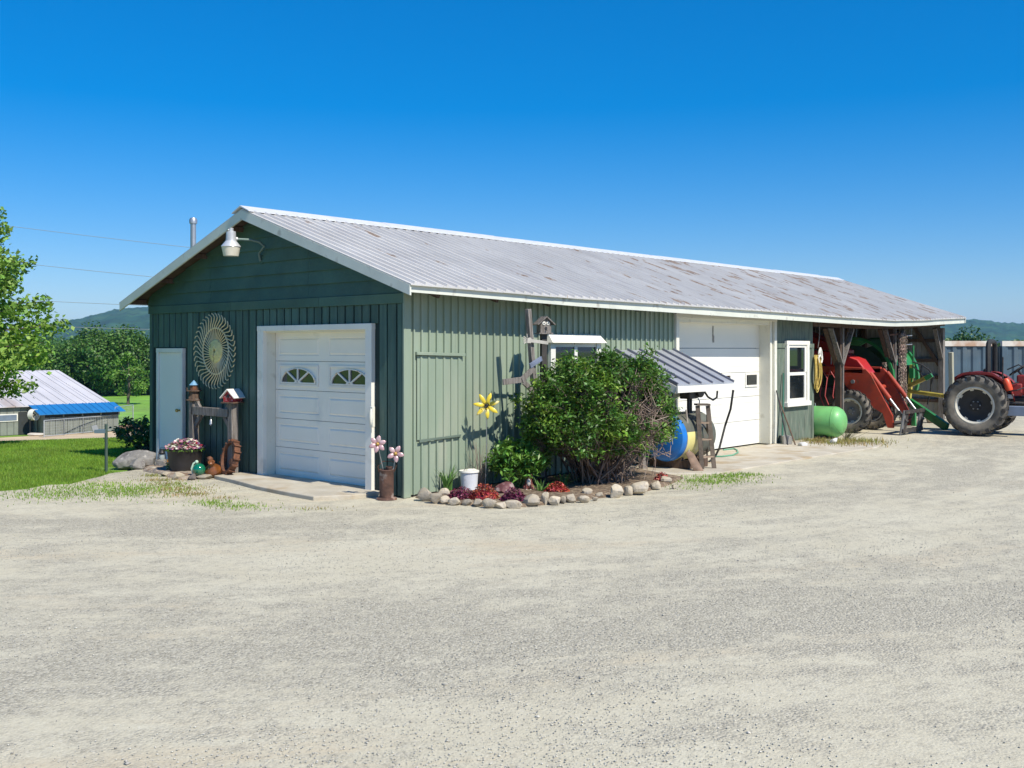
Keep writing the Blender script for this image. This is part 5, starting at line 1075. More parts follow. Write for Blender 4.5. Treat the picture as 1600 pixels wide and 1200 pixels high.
# green pressure tank
PT = thing('pressure_tank', (13.25, -.62, 0), 'light green horizontal steel pressure tank on the ground at the open bay', 'tank', rotz=R(4))
pg = mat('mint_green_tank', (.17, .47, .16), .45, var=.1, vscale=3, col2=(.24, .40, .16), c2scale=2.5, c2lo=.5, c2hi=.75, coat=.15, col3=(.15, .12, .07), c3scale=14, c3lo=.70, c3hi=.74)
AY = Matrix.Translation((0, 0, .385)) @ Matrix(((1, 0, 0, 0), (0, 0, 1, 0), (0, -1, 0, 0), (0, 0, 0, 1)))
MB().lathe([(0, -.0), (.12, .012), (.22, .045), (.30, .10), (.352, .19), (.36, .24), (.36, 1.75), (.3, 1.9), (0, 1.98)], 44, AY).build('shell', pg, PT)
MB().lathe([(.3605, .235), (.364, .24), (.364, .26), (.3605, .265)], 44, AY).build('weld_seam', pg, PT)
for yy in (.45, 1.5): MB().box((0, yy, .03), (.5, .08, .07)).build('foot', black_metal, PT)
MB().tube([(0.02, .75, .74), (.02, .75, .80), (.1, .9, .83)], .015, 6).build('valve', steel, PT)
tag(MB().lathe([(0, 0), (.09, 0), (.10, .03), (.10, .15), (.06, .19), (.03, .2), (.03, .23), (0, .23)], 18).build('gas_can', mat('can_red', (.55, .02, .02), .4), loc=(13.28, .45, .74)), 'small red gas can standing on the green pressure tank', 'gas can')
tw = MB(); rs = np.random.RandomState(19)
for i in range(40):
    e = np.array([rs.normal(.05, .16), rs.normal(-.1, .12), rs.uniform(.12, .42)]); tw.tube([(rs.normal(0, .04), 0, 0), e * .55 + rs.normal(0, .02, 3), e], [.004, .003, .002], 4)
tag(tw.build('weed', mat('weed_dark', (.10, .10, .045), .8, island=.3), loc=(12.95, -.75, 0), angle=80), 'dark dry weed growing against the green tank', 'plant')

# ------------------------------------------------------------------ tractor wheels
tyre_m = mat('tractor_tyre', (.105, .096, .082), .8, var=.3, vscale=5, bump=.3, bscale=40, col2=(.24, .21, .165), c2scale=2.5, c2lo=.45, c2hi=.7)
lug_m = mat('tyre_lug', (.04, .037, .034), .8, var=.3, vscale=9, rand=.2, col2=(.15, .13, .11), c2scale=6, c2lo=.6, c2hi=.75)
def tractor_wheel(parent, c, Rr, W_, face, rim_m, disc_m, lugs=20):
    """wheel with its axle along local y; face = -1/+1 side that shows the dish"""
    MW = Matrix.Translation(c) @ Matrix(((1, 0, 0, 0), (0, 0, face, 0), (0, 1, 0, 0), (0, 0, 0, 1)))
    h = W_ / 2; ri = Rr * .60; t_ = MB()
    t_.lathe([(ri, -h * .72), (ri + .02, -h * .86), (Rr * .78, -h * 1.0), (Rr * .90, -h * .93), (Rr * .945, -h * .7), (Rr * .955, 0), (Rr * .945, h * .7), (Rr * .90, h * .93), (Rr * .78, h * 1.0), (ri + .02, h * .86), (ri, h * .72)], 56, MW)
    wh = t_.build('wheel', tyre_m, parent, angle=50)
    for i in range(lugs):
        for s in (-1, 1):
            a0 = 2 * math.pi * (i + (.5 if s > 0 else 0)) / lugs; vs = []
            for k, (zz, da) in enumerate(((s * h * 1.02, 0.0), (s * h * .55, .11), (s * h * .02, .27))):
                a = a0 + da; wd = .05 if k else .065
                r0, r1 = (Rr * .84, Rr * .945) if k == 0 else (Rr * .93, Rr * 1.0)
                for aa in (a - wd, a + wd):
                    for r_ in (r0, r1): vs.append((r_ * math.cos(aa), r_ * math.sin(aa), zz))
            fs = []
            for k in range(2):
                o = 4 * k; fs += [(o, o + 1, o + 5, o + 4), (o + 1, o + 3, o + 7, o + 5), (o + 3, o + 2, o + 6, o + 7), (o + 2, o, o + 4, o + 6)]
            fs += [(0, 2, 3, 1), (8, 9, 11, 10)]
            MB().add(vs, fs, MW).build('lug', lug_m, wh, smooth=False)
    MB().lathe([(ri + .012, h * .80), (ri - .015, h * .84), (ri - .02, h * .6), (ri - .05, h * .52), (ri - .05, h * .1), (ri - .03, -h * .7), (ri, -h * .74)], 48, MW).build('rim', rim_m, wh)
    MB().lathe([(0, h * .02), (ri * .28, h * .02), (ri * .3, -h * .05), (ri * .62, -h * .08), (ri * .8, h * .10), (ri - .05, h * .12)], 40, MW).build('wheel_disc', disc_m, wh)
    MB().lathe([(0, h * .28), (ri * .18, h * .28), (ri * .2, 0)], 20, MW).build('hub', disc_m, wh)
    for i in range(8):
        a = i * math.pi / 4 + .2; M2 = MW @ Matrix.Rotation(a, 4, 'Z') @ Matrix.Translation((ri - .055, 0, h * .22)); MB().box((0, 0, 0), (.06, .075, .05), M=M2).build('rim_lug', rim_m, wh)
    for i in range(6):
        a = i * math.pi / 3; MB().ball(MW @ Vector((ri * .22 * math.cos(a), ri * .22 * math.sin(a), h * .05)), .02, 8, 5).build('wheel_nut', steel, wh)
    return wh
rim_w = mat('rim_cream', (.58, .56, .49), .5, var=.1, vscale=6, col2=(.3, .22, .15), c2scale=6, c2lo=.6, c2hi=.75)
disc_b = mat('disc_black', (.012, .011, .012), .6, var=.3, vscale=8)
t_red = mat('tractor_red', (.24, .017, .014), .6, var=.2, vscale=3, col2=(.18, .015, .012), c2scale=3, c2lo=.5, c2hi=.75, coat=.2)
l_red = mat('loader_red', (.40, .045, .018), .65, var=.18, vscale=3, col2=(.25, .035, .018), c2scale=4, c2lo=.5, c2hi=.75, col3=(.14, .06, .03), c3scale=7, c3lo=.60, c3hi=.74)
bright_red = mat('bright_red', (.45, .018, .018), .5, var=.1, vscale=3, coat=.3)
greasy = mat('greasy_metal', (.05, .045, .042), .6, var=.4, vscale=9, col2=(.13, .10, .08), c2scale=8)

# ------------------------------------------------------------------ tractor parked outside, rear wheel towards us.  local +x is forward (world -y)
q = G(1515, 681)
TR = thing('tractor', (16.95, q.y, 0), 'old red tractor with a big cream rimmed rear wheel parked beside the open bay', 'tractor', rotz=R(-83))
RW_ = .735
tractor_wheel(TR, (0, -.78, RW_), RW_, .44, -1, rim_w, disc_b)          # local -y is world -x, the side we see
tractor_wheel(TR, (0, .78, RW_), RW_, .44, 1, rim_w, disc_b)
tractor_wheel(TR, (2.15, -.66, .42), .42, .24, -1, rim_w, disc_b, 14); tractor_wheel(TR, (2.15, .66, .42), .42, .24, 1, rim_w, disc_b, 14)
MB().tube([(0, -.7, RW_), (0, .7, RW_)], .12, 14).build('rear_axle', greasy, TR)
MB().box((.1, 0, .78), (.75, .5, .55)).build('transmission', greasy, TR, bevel=.05); MB().box((1.0, 0, .72), (1.2, .38, .45)).build('clutch_housing', greasy, TR, bevel=.04)
MB().box((1.75, 0, .85), (1.1, .42, .55)).build('engine', greasy, TR, bevel=.03); MB().tube([(2.15, -.62, .42), (2.15, .62, .42)], .06, 10).build('front_axle', greasy, TR)
def fender(sgn):
    mm = MB(); N = 14; y0, y1 = sgn * .50, sgn * 1.0
    for i in range(N + 1):
        a = R(128 - 108 * i / N); r_ = RW_ + .11; x, z = r_ * math.cos(a), RW_ + r_ * math.sin(a) * (1 if i < 11 else 1)
        z = min(z, RW_ + .80)
        mm.v += [(x, y0, z), (x, y1, z), (x, y1, z - .06), (x, y0, z - .28)]
    for i in range(N):
        for j in range(3): mm.f.append((4 * i + j, 4 * i + j + 1, 4 * i + 4 + j + 1, 4 * i + 4 + j))
    o = mm.build('fender', t_red, TR); o.modifiers.new('t', 'SOLIDIFY').thickness = .02
fender(-.62); fender(.62)
MB().prism([(1.12, .98), (2.65, .98), (2.7, 1.30), (2.55, 1.42), (1.2, 1.52), (1.12, 1.45)], .52, Matrix(((1, 0, 0, 0), (0, 0, 1, -.26), (0, 1, 0, 0), (0, 0, 0, 1)))).build('hood', t_red, TR, bevel=.03)
MB().box((.98, 0, 1.22), (.34, .46, .50)).build('dash_cowl', t_red, TR, bevel=.04); MB().box((.62, -.44, 1.12), (.7, .10, .30)).build('side_panel', t_red, TR, bevel=.03)
MB().box((2.72, 0, 1.1), (.04, .48, .5)).build('grille', black_metal, TR)
MB().box((.55, 0, .80), (.85, .95, .05)).build('platform', greasy, TR, bevel=.01)
MB().box((.35, 0, 1.20), (.42, .46, .12)).box((.12, 0, 1.42), (.12, .46, .40)).build('seat', black_rubber, TR, bevel=.05)
MB().tube([(1.05, 0, 1.30), (.82, 0, 1.56)], .03, 8).build('steering_column', black_metal, TR)
cst = Vector((.80, 0, 1.58)); n_ = Vector((-.6, 0, .8)); u_ = Vector((.8, 0, .6)); v_ = Vector((0, 1, 0))
sw = MB().tube([cst + (u_ * math.cos(2 * math.pi * i / 24) + v_ * math.sin(2 * math.pi * i / 24)) * .21 for i in range(25)], .017, 8, cap=False)
for k in range(3): a = 2 * math.pi * k / 3; sw.tube([cst, cst + (u_ * math.cos(a) + v_ * math.sin(a)) * .2], .011, 6)
sw.build('steering_wheel', black_rubber, TR)
MB().tube([(.22, -.45, .85), (.22, -.45, 2.12), (.22, -.38, 2.24), (.22, -.25, 2.28), (.22, .25, 2.28), (.22, .38, 2.24), (.22, .45, 2.12), (.22, .45, .85)], .06, 8).build('roll_bar', black_rubber, TR)
MB().tube([(.55, -.52, 1.2), (.56, -.52, 1.9)], .018, 6).build('light_stalk', black_metal, TR); MB().tube([(1.2, .2, 1.45), (1.2, .2, 2.0)], .035, 10).build('exhaust_pipe', black_metal, TR)
MB().lathe([(0, 0), (.075, .0), (.085, .04), (.085, .24), (.05, .30), (0, .31)], 16, Matrix.Translation((.72, -.60, 1.10)) @ Matrix.Rotation(R(-18), 4, 'Y')).build('oil_bottle', mat('orange_red', (.75, .09, .03), .4), TR)
MB().box((.86, -.62, .62), (.50, .25, .23)).build('tool_box', mat('blue_grey_box', (.16, .20, .27), .5, var=.15, vscale=4), TR, bevel=.012)
MB().box((.62, -.50, .96), (.34, .16, .10)).ball((.5, -.52, 1.0), (.09, .07, .06), 10, 6).build('control_valve', mat('grey_casting', (.42, .42, .40), .5, metal=.4, var=.3, vscale=9), TR, bevel=.01)
for k, (a, b, c) in enumerate((((-.2, -.50, 1.54), (.25, -.58, 1.40), (.60, -.56, 1.02)), ((-.25, -.46, 1.50), (.2, -.62, 1.28), (.55, -.6, .98)), ((.3, -.5, 1.25), (.6, -.64, 1.22), (.9, -.5, 1.3)), ((.55, -.55, 1.05), (.9, -.7, 1.12), (1.2, -.45, 1.25)), ((.65, -.5, 1.6), (.9, -.5, 1.72), (1.25, -.3, 1.5)))):
    MB().tube([a, b, c], .016, 7).build('hydraulic_hose', black_rubber, TR)
for k in range(4): MB().tube([(.42 + k * .07, -.47, 1.02), (.40 + k * .08, -.47, 1.42)], .010, 6).ball((.40 + k * .08, -.47, 1.43), .02, 8, 6).build('lever', black_metal, TR)
MB().bar((.05, -.3, .42), (-.85, -.25, .50), .05, .07).bar((.05, .3, .42), (-.85, .25, .50), .05, .07).build('lift_arm', greasy, TR)
MB().bar((-.2, 0, .35), (-.75, 0, .36), .08, .04).build('drawbar', greasy, TR)

# green and yellow implement hitched behind it
HI = thing('hay_implement', (17.6, 1.4, 0), 'green and yellow hay machine with its drawbar hitched behind the red tractor', 'farm implement')
jd = mat('machine_green', (.025, .19, .055), .45, var=.25, vscale=3, col2=(.10, .12, .06), c2scale=4, c2lo=.58, c2hi=.75); jy = mat('machine_yellow', (.50, .40, .07), .5, var=.2, vscale=5, col2=(.3, .22, .06), c2scale=6)
def hp(px, py, x): return Lw(px, py, x) - Vector((17.6, 1.4, 0))
MB().bar(hp(1421, 628, 18.3), hp(1480, 668, 17.6), .10, .22).build('drawbar', jd, HI, bevel=.01)
MB().tube([hp(1419, 611, 18.3), hp(1478, 619, 17.4)], .055, 12).build('drive_shaft', jy, HI)
MB().bar(hp(1418, 604, 18.3), hp(1452, 588, 18.0), .08, .10).build('lift_link', jy, HI)
MB().bar(hp(1446, 592, 18.0), hp(1456, 586, 18.0), .09, .11).build('link_end', jd, HI)
MB().bar(hp(1427, 642, 18.4), hp(1428, 677, 18.4), .10, .12, up=(0, 1, 0)).build('parking_stand', jd, HI); MB().box(hp(1428, 676, 18.4), (.25, .25, .03)).build('stand_foot', jd, HI)
MB().tube([hp(1427, 540, 18.6), hp(1427, 572, 18.6), hp(1424, 600, 18.6)], .025, 8).box(hp(1425, 583, 18.6), (.12, .12, .28)).build('crank_jack', jd, HI)
MB().bar(hp(1420, 625, 18.9), hp(1425, 570, 18.9), .10, .10, up=(1, 0, 0)).build('mast', jy, HI)
for pts in (((1425, 565), (1440, 570), (1452, 578), (1459, 590), (1455, 600)), ((1425, 572), (1436, 580), (1444, 592)), ((1440, 572), (1438, 585), (1444, 592)), ((1455, 592), (1454, 610), (1449, 632))):
    MB().tube([hp(a, b, 18.3) for a, b in pts], .02, 7).build('hydraulic_hose', black_rubber, HI)
MB().box((1.6, 1.3, .8), (1.8, 1.5, .9)).build('machine_body', jd, HI, bevel=.06)
MB().tube([(1.0, .5, .35), (1.0, 2.2, .35)], .35, 18).build('roller', greasy, HI)

# ------------------------------------------------------------------ loader tractor in the bay
LTx = 15.75
LD = thing('loader_tractor', (LTx, .15, 0), 'red loader tractor nosing out of the open bay with its arms lowered', 'tractor', rotz=R(-90))
def dl_(px, py, x): v = Lw(px, py, x); return Vector((-(v.y - .15), v.x - LTx, v.z))       # pixel on plane x in the tractor's own frame
tractor_wheel(LD, (.10, -.66, .54), .54, .34, -1, rim_w, mat('disc_grey', (.20, .19, .18), .6, var=.2), 18)
tractor_wheel(LD, (.10, .66, .54), .54, .34, 1, rim_w, MATS['disc_grey'], 18)
tractor_wheel(LD, (-2.2, -.78, .74), .74, .44, -1, rim_w, disc_b); tractor_wheel(LD, (-2.2, .78, .74), .74, .44, 1, rim_w, disc_b)
MB().tube([(.10, -.55, .54), (.10, .55, .54)], .08, 10).build('front_axle', greasy, LD); MB().tube([(-2.2, -.7, .74), (-2.2, .7, .74)], .13, 12).build('rear_axle', greasy, LD)
MB().box((-.9, 0, .85), (2.6, .42, .55)).build('engine', greasy, LD, bevel=.04); MB().box((.25, 0, .75), (.5, .5, .4)).build('front_support', greasy, LD, bevel=.04)
# hood: steep red shell with a lighter front facet
hx = .30
MB().add([(-1.9, -.30, 2.12), (-.45, -.30, 2.02), (.09, -.28, 1.83), (.36, -.25, 1.48), (-1.9, -.30, 1.35), (-1.9, .30, 2.12), (-.45, .30, 2.02), (.09, .28, 1.83), (.36, .25, 1.48), (-1.9, .30, 1.35)], [(0, 4, 3, 2, 1), (5, 6, 7, 8, 9), (0, 1, 6, 5), (1, 2, 7, 6), (2, 3, 8, 7), (3, 4, 9, 8), (4, 0, 5, 9)]).build('hood', bright_red, LD, bevel=.03)
MB().add([(-1.5, -.34, 2.62), (-.25, -.34, 2.07), (-.25, .34, 2.07), (-1.5, .34, 2.62), (-1.5, -.34, 2.2), (-.25, -.34, 1.97), (-.25, .34, 1.97), (-1.5, .34, 2.2)], [(0, 1, 2, 3), (4, 7, 6, 5), (0, 4, 5, 1), (1, 5, 6, 2), (2, 6, 7, 3), (3, 7, 4, 0)]).build('raised_panel', t_red, LD, bevel=.02)
MB().box((-1.2, -.31, 1.55), (.9, .02, .28)).build('side_grille', black_metal, LD)
# loader: side frame, arm plates, cylinders
for s in (-1, 1):
    xw = LTx + s * .56; yl = s * .56
    K = dl_(1346, 584, LTx - .56); Tp = dl_(1390, 682, LTx - .56); Tp.z = max(.16, Tp.z); kx, kz = K.x, K.z
    pl = [(kx - .52, kz - .12), (kx - .50, kz + .10), (kx + .12, kz + .12), (kx + .26, kz - .02), (Tp.x + .10, Tp.z + .28), (Tp.x + .10, Tp.z), (Tp.x - .04, Tp.z), (Tp.x - .16, Tp.z + .35), (kx - .22, kz - .55)]
    MB().prism(pl, .09, Matrix(((1, 0, 0, 0), (0, 0, 1, yl - .045), (0, 1, 0, 0), (0, 0, 0, 1)))).build('loader_arm', l_red, LD, bevel=.008)
    MB().bar((kx + .05, yl, kz + .08), (-1.75, yl, kz + .14), .09, .15).build('loader_beam', l_red, LD, bevel=.008)
    MB().bar((-1.7, yl, kz + .15), (-1.7, yl, .75), .10, .16, up=(0, 1, 0)).build('loader_tower', l_red, LD)
    a, b = Vector((kx + .22, yl - s * .03, kz + .02)), Vector((Tp.x + .22, yl - s * .03, Tp.z + .42))
    MB().tube([a, a.lerp(b, .68)], .055, 12).build('cylinder', l_red, LD); MB().tube([a.lerp(b, .68), b], .028, 10).build('cylinder_rod', steel, LD)
    MB().bar(b, (Tp.x + .02, yl, Tp.z + .10), .05, .08, up=(0, 1, 0)).bar(b, (Tp.x + .42, yl, Tp.z + .16), .05, .08, up=(0, 1, 0)).build('tilt_link', greasy, LD)
    MB().tube([(kx + .12, yl - s * .02, kz - .08), (Tp.x + .05, yl + .05, Tp.z + .6), (Tp.x + .12, yl + .06, Tp.z + .2)], .014, 6).build('hydraulic_hose', black_rubber, LD)
    MB().lathe([(0, -.08), (.05, -.08), (.05, .08), (0, .08)], 14, Matrix.Translation((kx - .2, yl, kz - .2)) @ Matrix.Rotation(R(90), 4, 'X')).build('pivot_pin', steel, LD)
MB().tube([(kx + .15, -.52, kz - .35), (kx + .15, .52, kz - .35)], .06, 12).build('cross_tube', l_red, LD)
MB().tube([(Tp.x + .02, -.6, Tp.z + .1), (Tp.x + .02, .6, Tp.z + .1)], .05, 10).build('pin_tube', greasy, LD)
for i, yy in enumerate((-.62, -.45, .45, .62)): MB().bar((Tp.x + .30, yy, .02), (Tp.x + .40, yy, .60), .03, .16, up=(0, 1, 0)).build('mount_plate', greasy if i % 2 else mat('worn_plate', (.22, .22, .23), .5, metal=.3, var=.3), LD)
MB().box((Tp.x + .40, 0, .56), (.06, 1.3, .08)).box((Tp.x + .34, 0, .10), (.06, 1.3, .10)).build('mount_bar', greasy, LD)
for k, (ox, oy) in enumerate(((-.9, -.62), (-.75, -.66), (-.55, -.64))):
    MB().tube([(ox, oy, 1.30), (ox + .10, oy - .03, 1.55), (ox + .22, oy - .02, 1.35), (ox + .15, oy, .9), (ox + .3, oy, .55)], .016, 7).build('hydraulic_hose', mat('red_hose', (.42, .07, .07), .5), LD)
MB().tube([(-.95, -.25, 1.9), (-.95, -.25, 2.35)], .035, 10).build('exhaust_pipe', steel, LD); MB().tube([(-.6, -.28, 1.7), (-.6, -.28, 2.0)], .02, 8).build('air_pipe', steel, LD)
MB().box((-2.25, 0, 1.30), (.5, .5, .14)).box((-2.5, 0, 1.55), (.1, .5, .4)).build('seat', black_rubber, LD, bevel=.04)
for s in (-1, 1): MB().prism([(-2.95, 1.25), (-2.85, 1.55), (-2.3, 1.68), (-1.7, 1.5), (-1.6, 1.3), (-1.7, 1.3), (-2.2, 1.56), (-2.8, 1.4)], .42, Matrix(((1, 0, 0, 0), (0, 0, 1, s * .78 - .21), (0, 1, 0, 0), (0, 0, 0, 1)))).build('fender', t_red, LD)

# green baler behind it
GBm = thing('round_baler', (18.5, 4.0, 0), 'dark green round baler with a curved hood at the back of the open bay', 'farm implement')
N = 26
XR = Matrix(((0, 0, 1, 0), (-1, 0, 0, 0), (0, 1, 0, 0), (0, 0, 0, 1)))
cq = Lw(1331, 592, 17.55); cy = cq.y - 4.0; cz = cq.z
for sgn, xo in ((-1, -.95), (1, .85)):
    ring = [(1.16 * math.cos(R(-20 + 220 * i / N)), 1.16 * math.sin(R(-20 + 220 * i / N))) for i in range(N + 1)]; inn = [(.93 * u, .93 * v) for u, v in reversed(ring)]
    MB().prism(ring + inn, .12, Matrix.Translation((xo, cy, cz)) @ XR).build('side_rim', jd, GBm, smooth=False)
    MB().prism([(.93 * math.cos(2 * math.pi * i / 28), .93 * math.sin(2 * math.pi * i / 28)) for i in range(28)], .03, Matrix.Translation((xo + (.05 if sgn < 0 else .04), cy, cz)) @ XR).build('side_plate', mat('baler_dark', (.02, .05, .03), .6, var=.3), GBm, smooth=False)
MB().lathe([(1.10, -.82), (1.10, .84)], 30, Matrix.Translation((0, cy, cz)) @ XR, R(20), R(190)).build('chamber_cover', jd, GBm)
MB().box((-.1, -1.35, .95), (1.5, 1.0, .10)).box((-.1, -1.1, 1.40), (1.3, .3, .12)).build('twine_box', jd, GBm, bevel=.02)
MB().tube([(-.7, -1.5, 1.0), (-.7, -1.45, 1.7), (-.6, -1.2, 1.85), (.5, -1.2, 1.85), (.6, -1.45, 1.7), (.6, -1.5, 1.0)], .025, 8).build('guard_rail', jd, GBm)
for s in (-.75, .75): MB().lathe([(0, -.12), (.3, -.12), (.38, -.08), (.38, .08), (.3, .12), (0, .12)], 28, Matrix.Translation((s, cy + .1, .38)) @ XR).build('tyre', tyre_m, GBm)
MB().bar((0, -1.8, .5), (0, -3.0, .45), .12, .16).build('drawbar', jd, GBm)

# tyre chains hung on the second post
TC = thing('tire_chain', (17.95, -.12, 2.45), 'rusty tractor tire chains hanging in a thick bunch from the bay post', 'chain')
chm = mat('chain_rust', (.34, .26, .21), .6, metal=.4, var=.4, vscale=14, island=.6); rr = random.Random(8)
link = []
for k in range(10):
    a = 2 * math.pi * k / 10; link.append((.022 * math.cos(a), .036 * math.sin(a)))
def strand(x0, y0, z0, z1, sway):
    mm = MB(); z = z0; i = 0; ph = rr.uniform(0, 6)
    while z > z1:
        f = (z0 - z) / (z0 - z1); c = Vector((x0 + sway * math.sin(f * 3 + ph), y0 + .02 * math.sin(f * 5 + ph), z)); t_ = rr.uniform(0, 3.14) if i % 3 == 0 else (i % 2) * 1.57 + ph
        u = Vector((math.cos(t_), math.sin(t_), 0)); mm.tube([c + u * a + Vector((0, 0, b)) for a, b in link + link[:1]], .0085, 4, cap=False); z -= .05; i += 1
    mm.build('strand', chm, TC, angle=80)
for i in range(22): strand(rr.uniform(-.17, .19), rr.uniform(-.10, .03), rr.uniform(-.08, .05), rr.uniform(-2.30, -1.75), .03)
for i in range(5): strand(-.55 + rr.uniform(-.05, .05), .25 + rr.uniform(-.04, .04), -.75, rr.uniform(-2.2, -1.6), .02)
MB().bar((-.6, .1, .02), (.25, .02, .06), .04, .05).build('hanger', rusty, TC)
for dz in (0., -.24): MB().tube([(.15, -.06, .0 + dz), (.42, -.12, .01 + dz)], .014, 6).build('peg', steel, TC)
tag(MB().box((0, 0, 1.0), (.13, .13, 2.0)).build('fence_post', mat('pale_post', (.36, .35, .27), .85, var=.2, vscale=8, bump=.3, stretch=(5, 5, .6)), loc=(22.1, -.05, 0), rot=(0, R(-2.5), 0), bevel=.02), 'pale weathered post leaning by the end of the open bay', 'post')
q = G(1466, 655); rock('field_rock', (19.9, -.2, 0), (.25, .2, .16), field_stone, 'single tan rock on the ground at the bay end', 'rock', 611)
# ------------------------------------------------------------------ shipping containers beyond the tractor
cont_m = mat('container_blue', (.065, .105, .14), .55, var=.18, vscale=1.5, col2=(.10, .13, .15), c2scale=1.2, col3=(.16, .10, .07), c3scale=3, c3lo=.68, c3hi=.78, metal=.1)
rail_m = mat('container_rail', (.66, .62, .56), .6, var=.12, vscale=3, col2=(.42, .27, .18), c2scale=1.1, c2lo=.5, c2hi=.65)
def container(loc, rz, L_, label):
    T = thing('shipping_container', loc, label, 'container', 'shipping containers behind the tractor', rotz=rz); H = 2.55; W_ = 2.44
    mm = MB(); xs = []; x = .08; k = 0
    while x < L_ - .08:
        xs += [(x, 0), (x + .12, 0), (x + .18, .05), (x + .30, .05), (x + .36, 0)]; x += .36
    xs = [a for a in xs if a[0] < L_ - .05] + [(L_ - .05, 0)]; n = len(xs)
    for zz in (.16, H - .18):
        for X, d in xs: mm.v.append((X, .03 + d, zz))
    mm.f = [(i, i + 1, n + i + 1, n + i) for i in range(n - 1)]; mm.build('side_wall', cont_m, T, smooth=False)
    MB().bb(.05, L_ - .05, .12, W_ - .05, .16, H - .19).build('box_body', cont_m, T)
    MB().bb(0, L_, 0, .12, H - .18, H).build('top_rail', rail_m, T); MB().bb(0, L_, 0, .12, 0, .16).build('bottom_rail', cont_m, T)
    MB().bb(0, L_, .122, W_, H - .06, H - .01).build('roof', rail_m, T)
    for xx in (0, L_ - .12): MB().bb(xx + .002, xx + .118, .004, .116, .16, H - .18).build('corner_post', cont_m, T)
    for i in range(3): MB().bb(-.02, 0, .15 + i * .8, .2 + i * .8, .2, H - .2).build('lock_bar', steel, T)
    return T
rz_c = math.atan2(RT.y, RT.x) + R(4)
c1 = Dp(1470, 600, 35.2); container((c1.x, c1.y, -.18), rz_c, 1.95, 'short blue grey corrugated container end next to the open bay')
c2 = Dp(1566, 600, 35.4); container((c2.x, c2.y, -.18), rz_c, 6.06, 'long blue grey corrugated container with rusty white top rail behind the tractor')

# ------------------------------------------------------------------ trees
bark = mat('bark', (.11, .085, .065), .9, var=.3, vscale=8, bump=.6, bscale=20)
def leafm(nm, c, c2): return mat(nm, c, .5, var=.25, vscale=.4, island=.35, trans=.3, col2=c2, c2scale=.5, c2lo=.45, c2hi=.7)
LMAP = leafm('maple_leaf', (.20, .36, .055), (.30, .46, .10)); LOAK = leafm('oak_leaf', (.07, .16, .025), (.115, .22, .035)); LDK = leafm('dark_leaf', (.04, .10, .025), (.07, .15, .035)); LLT = leafm('light_leaf', (.12, .25, .03), (.18, .30, .05)); LOL = leafm('olive_leaf', (.08, .15, .035), (.14, .19, .06))
def tree(px, pyb, dep, h, rad, mt, label, seed, nclump=26, leaf=.35, per=120, low=.25, name='tree', base=None, group=None, cr=.34, up=.4, aspect=.7):
    rs = np.random.RandomState(seed); b = base if base is not None else Dp(px, pyb, dep); b = Vector((b.x, b.y, hz(b.x, b.y) - .05)) if pyb is None or base is not None else Vector((b.x, b.y, hz(b.x, b.y) - .05))
    T = thing(name, b, label, 'tree', group); C = []; rr = []
    for i in range(nclump):
        u = rs.normal(size=3); u /= np.linalg.norm(u); f = rs.uniform(.45, .95) ** .6
        z = low + (1 - low) * (.5 + .5 * u[2] * f); wv = math.sin(math.pi * min(.98, max(.06, (z - low) / (1 - low) * .82 + .16))) ** .7
        C.append((u[0] * rad * f * wv, u[1] * rad * f * wv, z * h * .97)); rr.append(rad * cr * rs.uniform(.65, 1.2))
    tr = MB(); tr.tube([(0, 0, 0), (rs.normal(0, .02) * h, 0, h * .3), (0, rs.normal(0, .02) * h, h * .6), (0, 0, h * .88)], [h * .028, h * .022, h * .014, h * .004], 9); tr.build('trunk', bark, T)
    lb = MB()
    for c in C[::2]:
        z0 = max(low * h * .5, c[2] * .65); lb.tube([(0, 0, z0), (c[0] * .5, c[1] * .5, (z0 + c[2]) / 2 + h * .02), c], [h * .010, h * .006, h * .002], 5)
    lb.build('limbs', bark, T, angle=80)['kind'] = 'stuff'
    P, O = clump_points(rs, C, rr, per / (rad * cr) ** 2, .5)
    obj('crown', leaf_mesh('crown', P, leaf, mt, rs, aspect, up, O), T); return T
# maple at the lawn's edge: layered sprays of leaves on drooping limbs
def maple():
    rs = np.random.RandomState(41); b = Dp(-150, 700, 21.5); b = Vector((b.x, b.y, hz(b.x, b.y) - .04)); T = thing('maple_tree', b, 'light green maple with layered sprays of leaves on the lawn edge', 'tree')
    MB().tube([(0, 0, 0), (.03, .02, 1.2), (-.03, 0, 3), (0, .02, 5.6)], [.16, .13, .08, .02], 10).build('trunk', bark, T)
    lb = MB(); P = []
    for i in range(200):
        z = .8 + 5.3 * rs.uniform(0, 1); L_ = (2.95 - .40 * abs(z - 2.4) - .10 * max(0, z - 3.6)) * rs.uniform(.72, 1.05); L_ = max(.5, L_); a = rs.uniform(0, 6.28); d = np.array([math.cos(a), math.sin(a), 0]); s = np.array([-d[1], d[0], 0])
        tip = d * L_ + np.array([0, 0, z + L_ * .10]); z0 = max(.5, z - .35); mid = d * L_ * .5 + np.array([0, 0, z + .12]); lb.tube([(0, 0, z0), mid, tip], [.035, .02, .006], 5)
        n = int(380 * L_ / 2.5); f = rs.uniform(.25, 1.04, n); wv = (.42 * np.sin(np.pi * np.minimum(1, f * .9)) + .10) * rs.normal(0, .55, n)
        base = np.where(f[:, None] < .5, mid * (f[:, None] * 2), mid + (tip - mid) * ((f[:, None] - .5) * 2)); base[:, 2] = np.where(f < .5, z0 + (mid[2] - z0) * f * 2, base[:, 2])
        P.append(base + s * wv[:, None] + np.column_stack([rs.normal(0, .05, n), rs.normal(0, .05, n), rs.normal(-.06, .10, n)]))
    lb.build('limbs', bark, T, angle=80)['kind'] = 'stuff'
    P = np.concatenate(P); obj('crown', leaf_mesh('crown', P, .112, LMAP, rs, .75, .35), T)
maple()
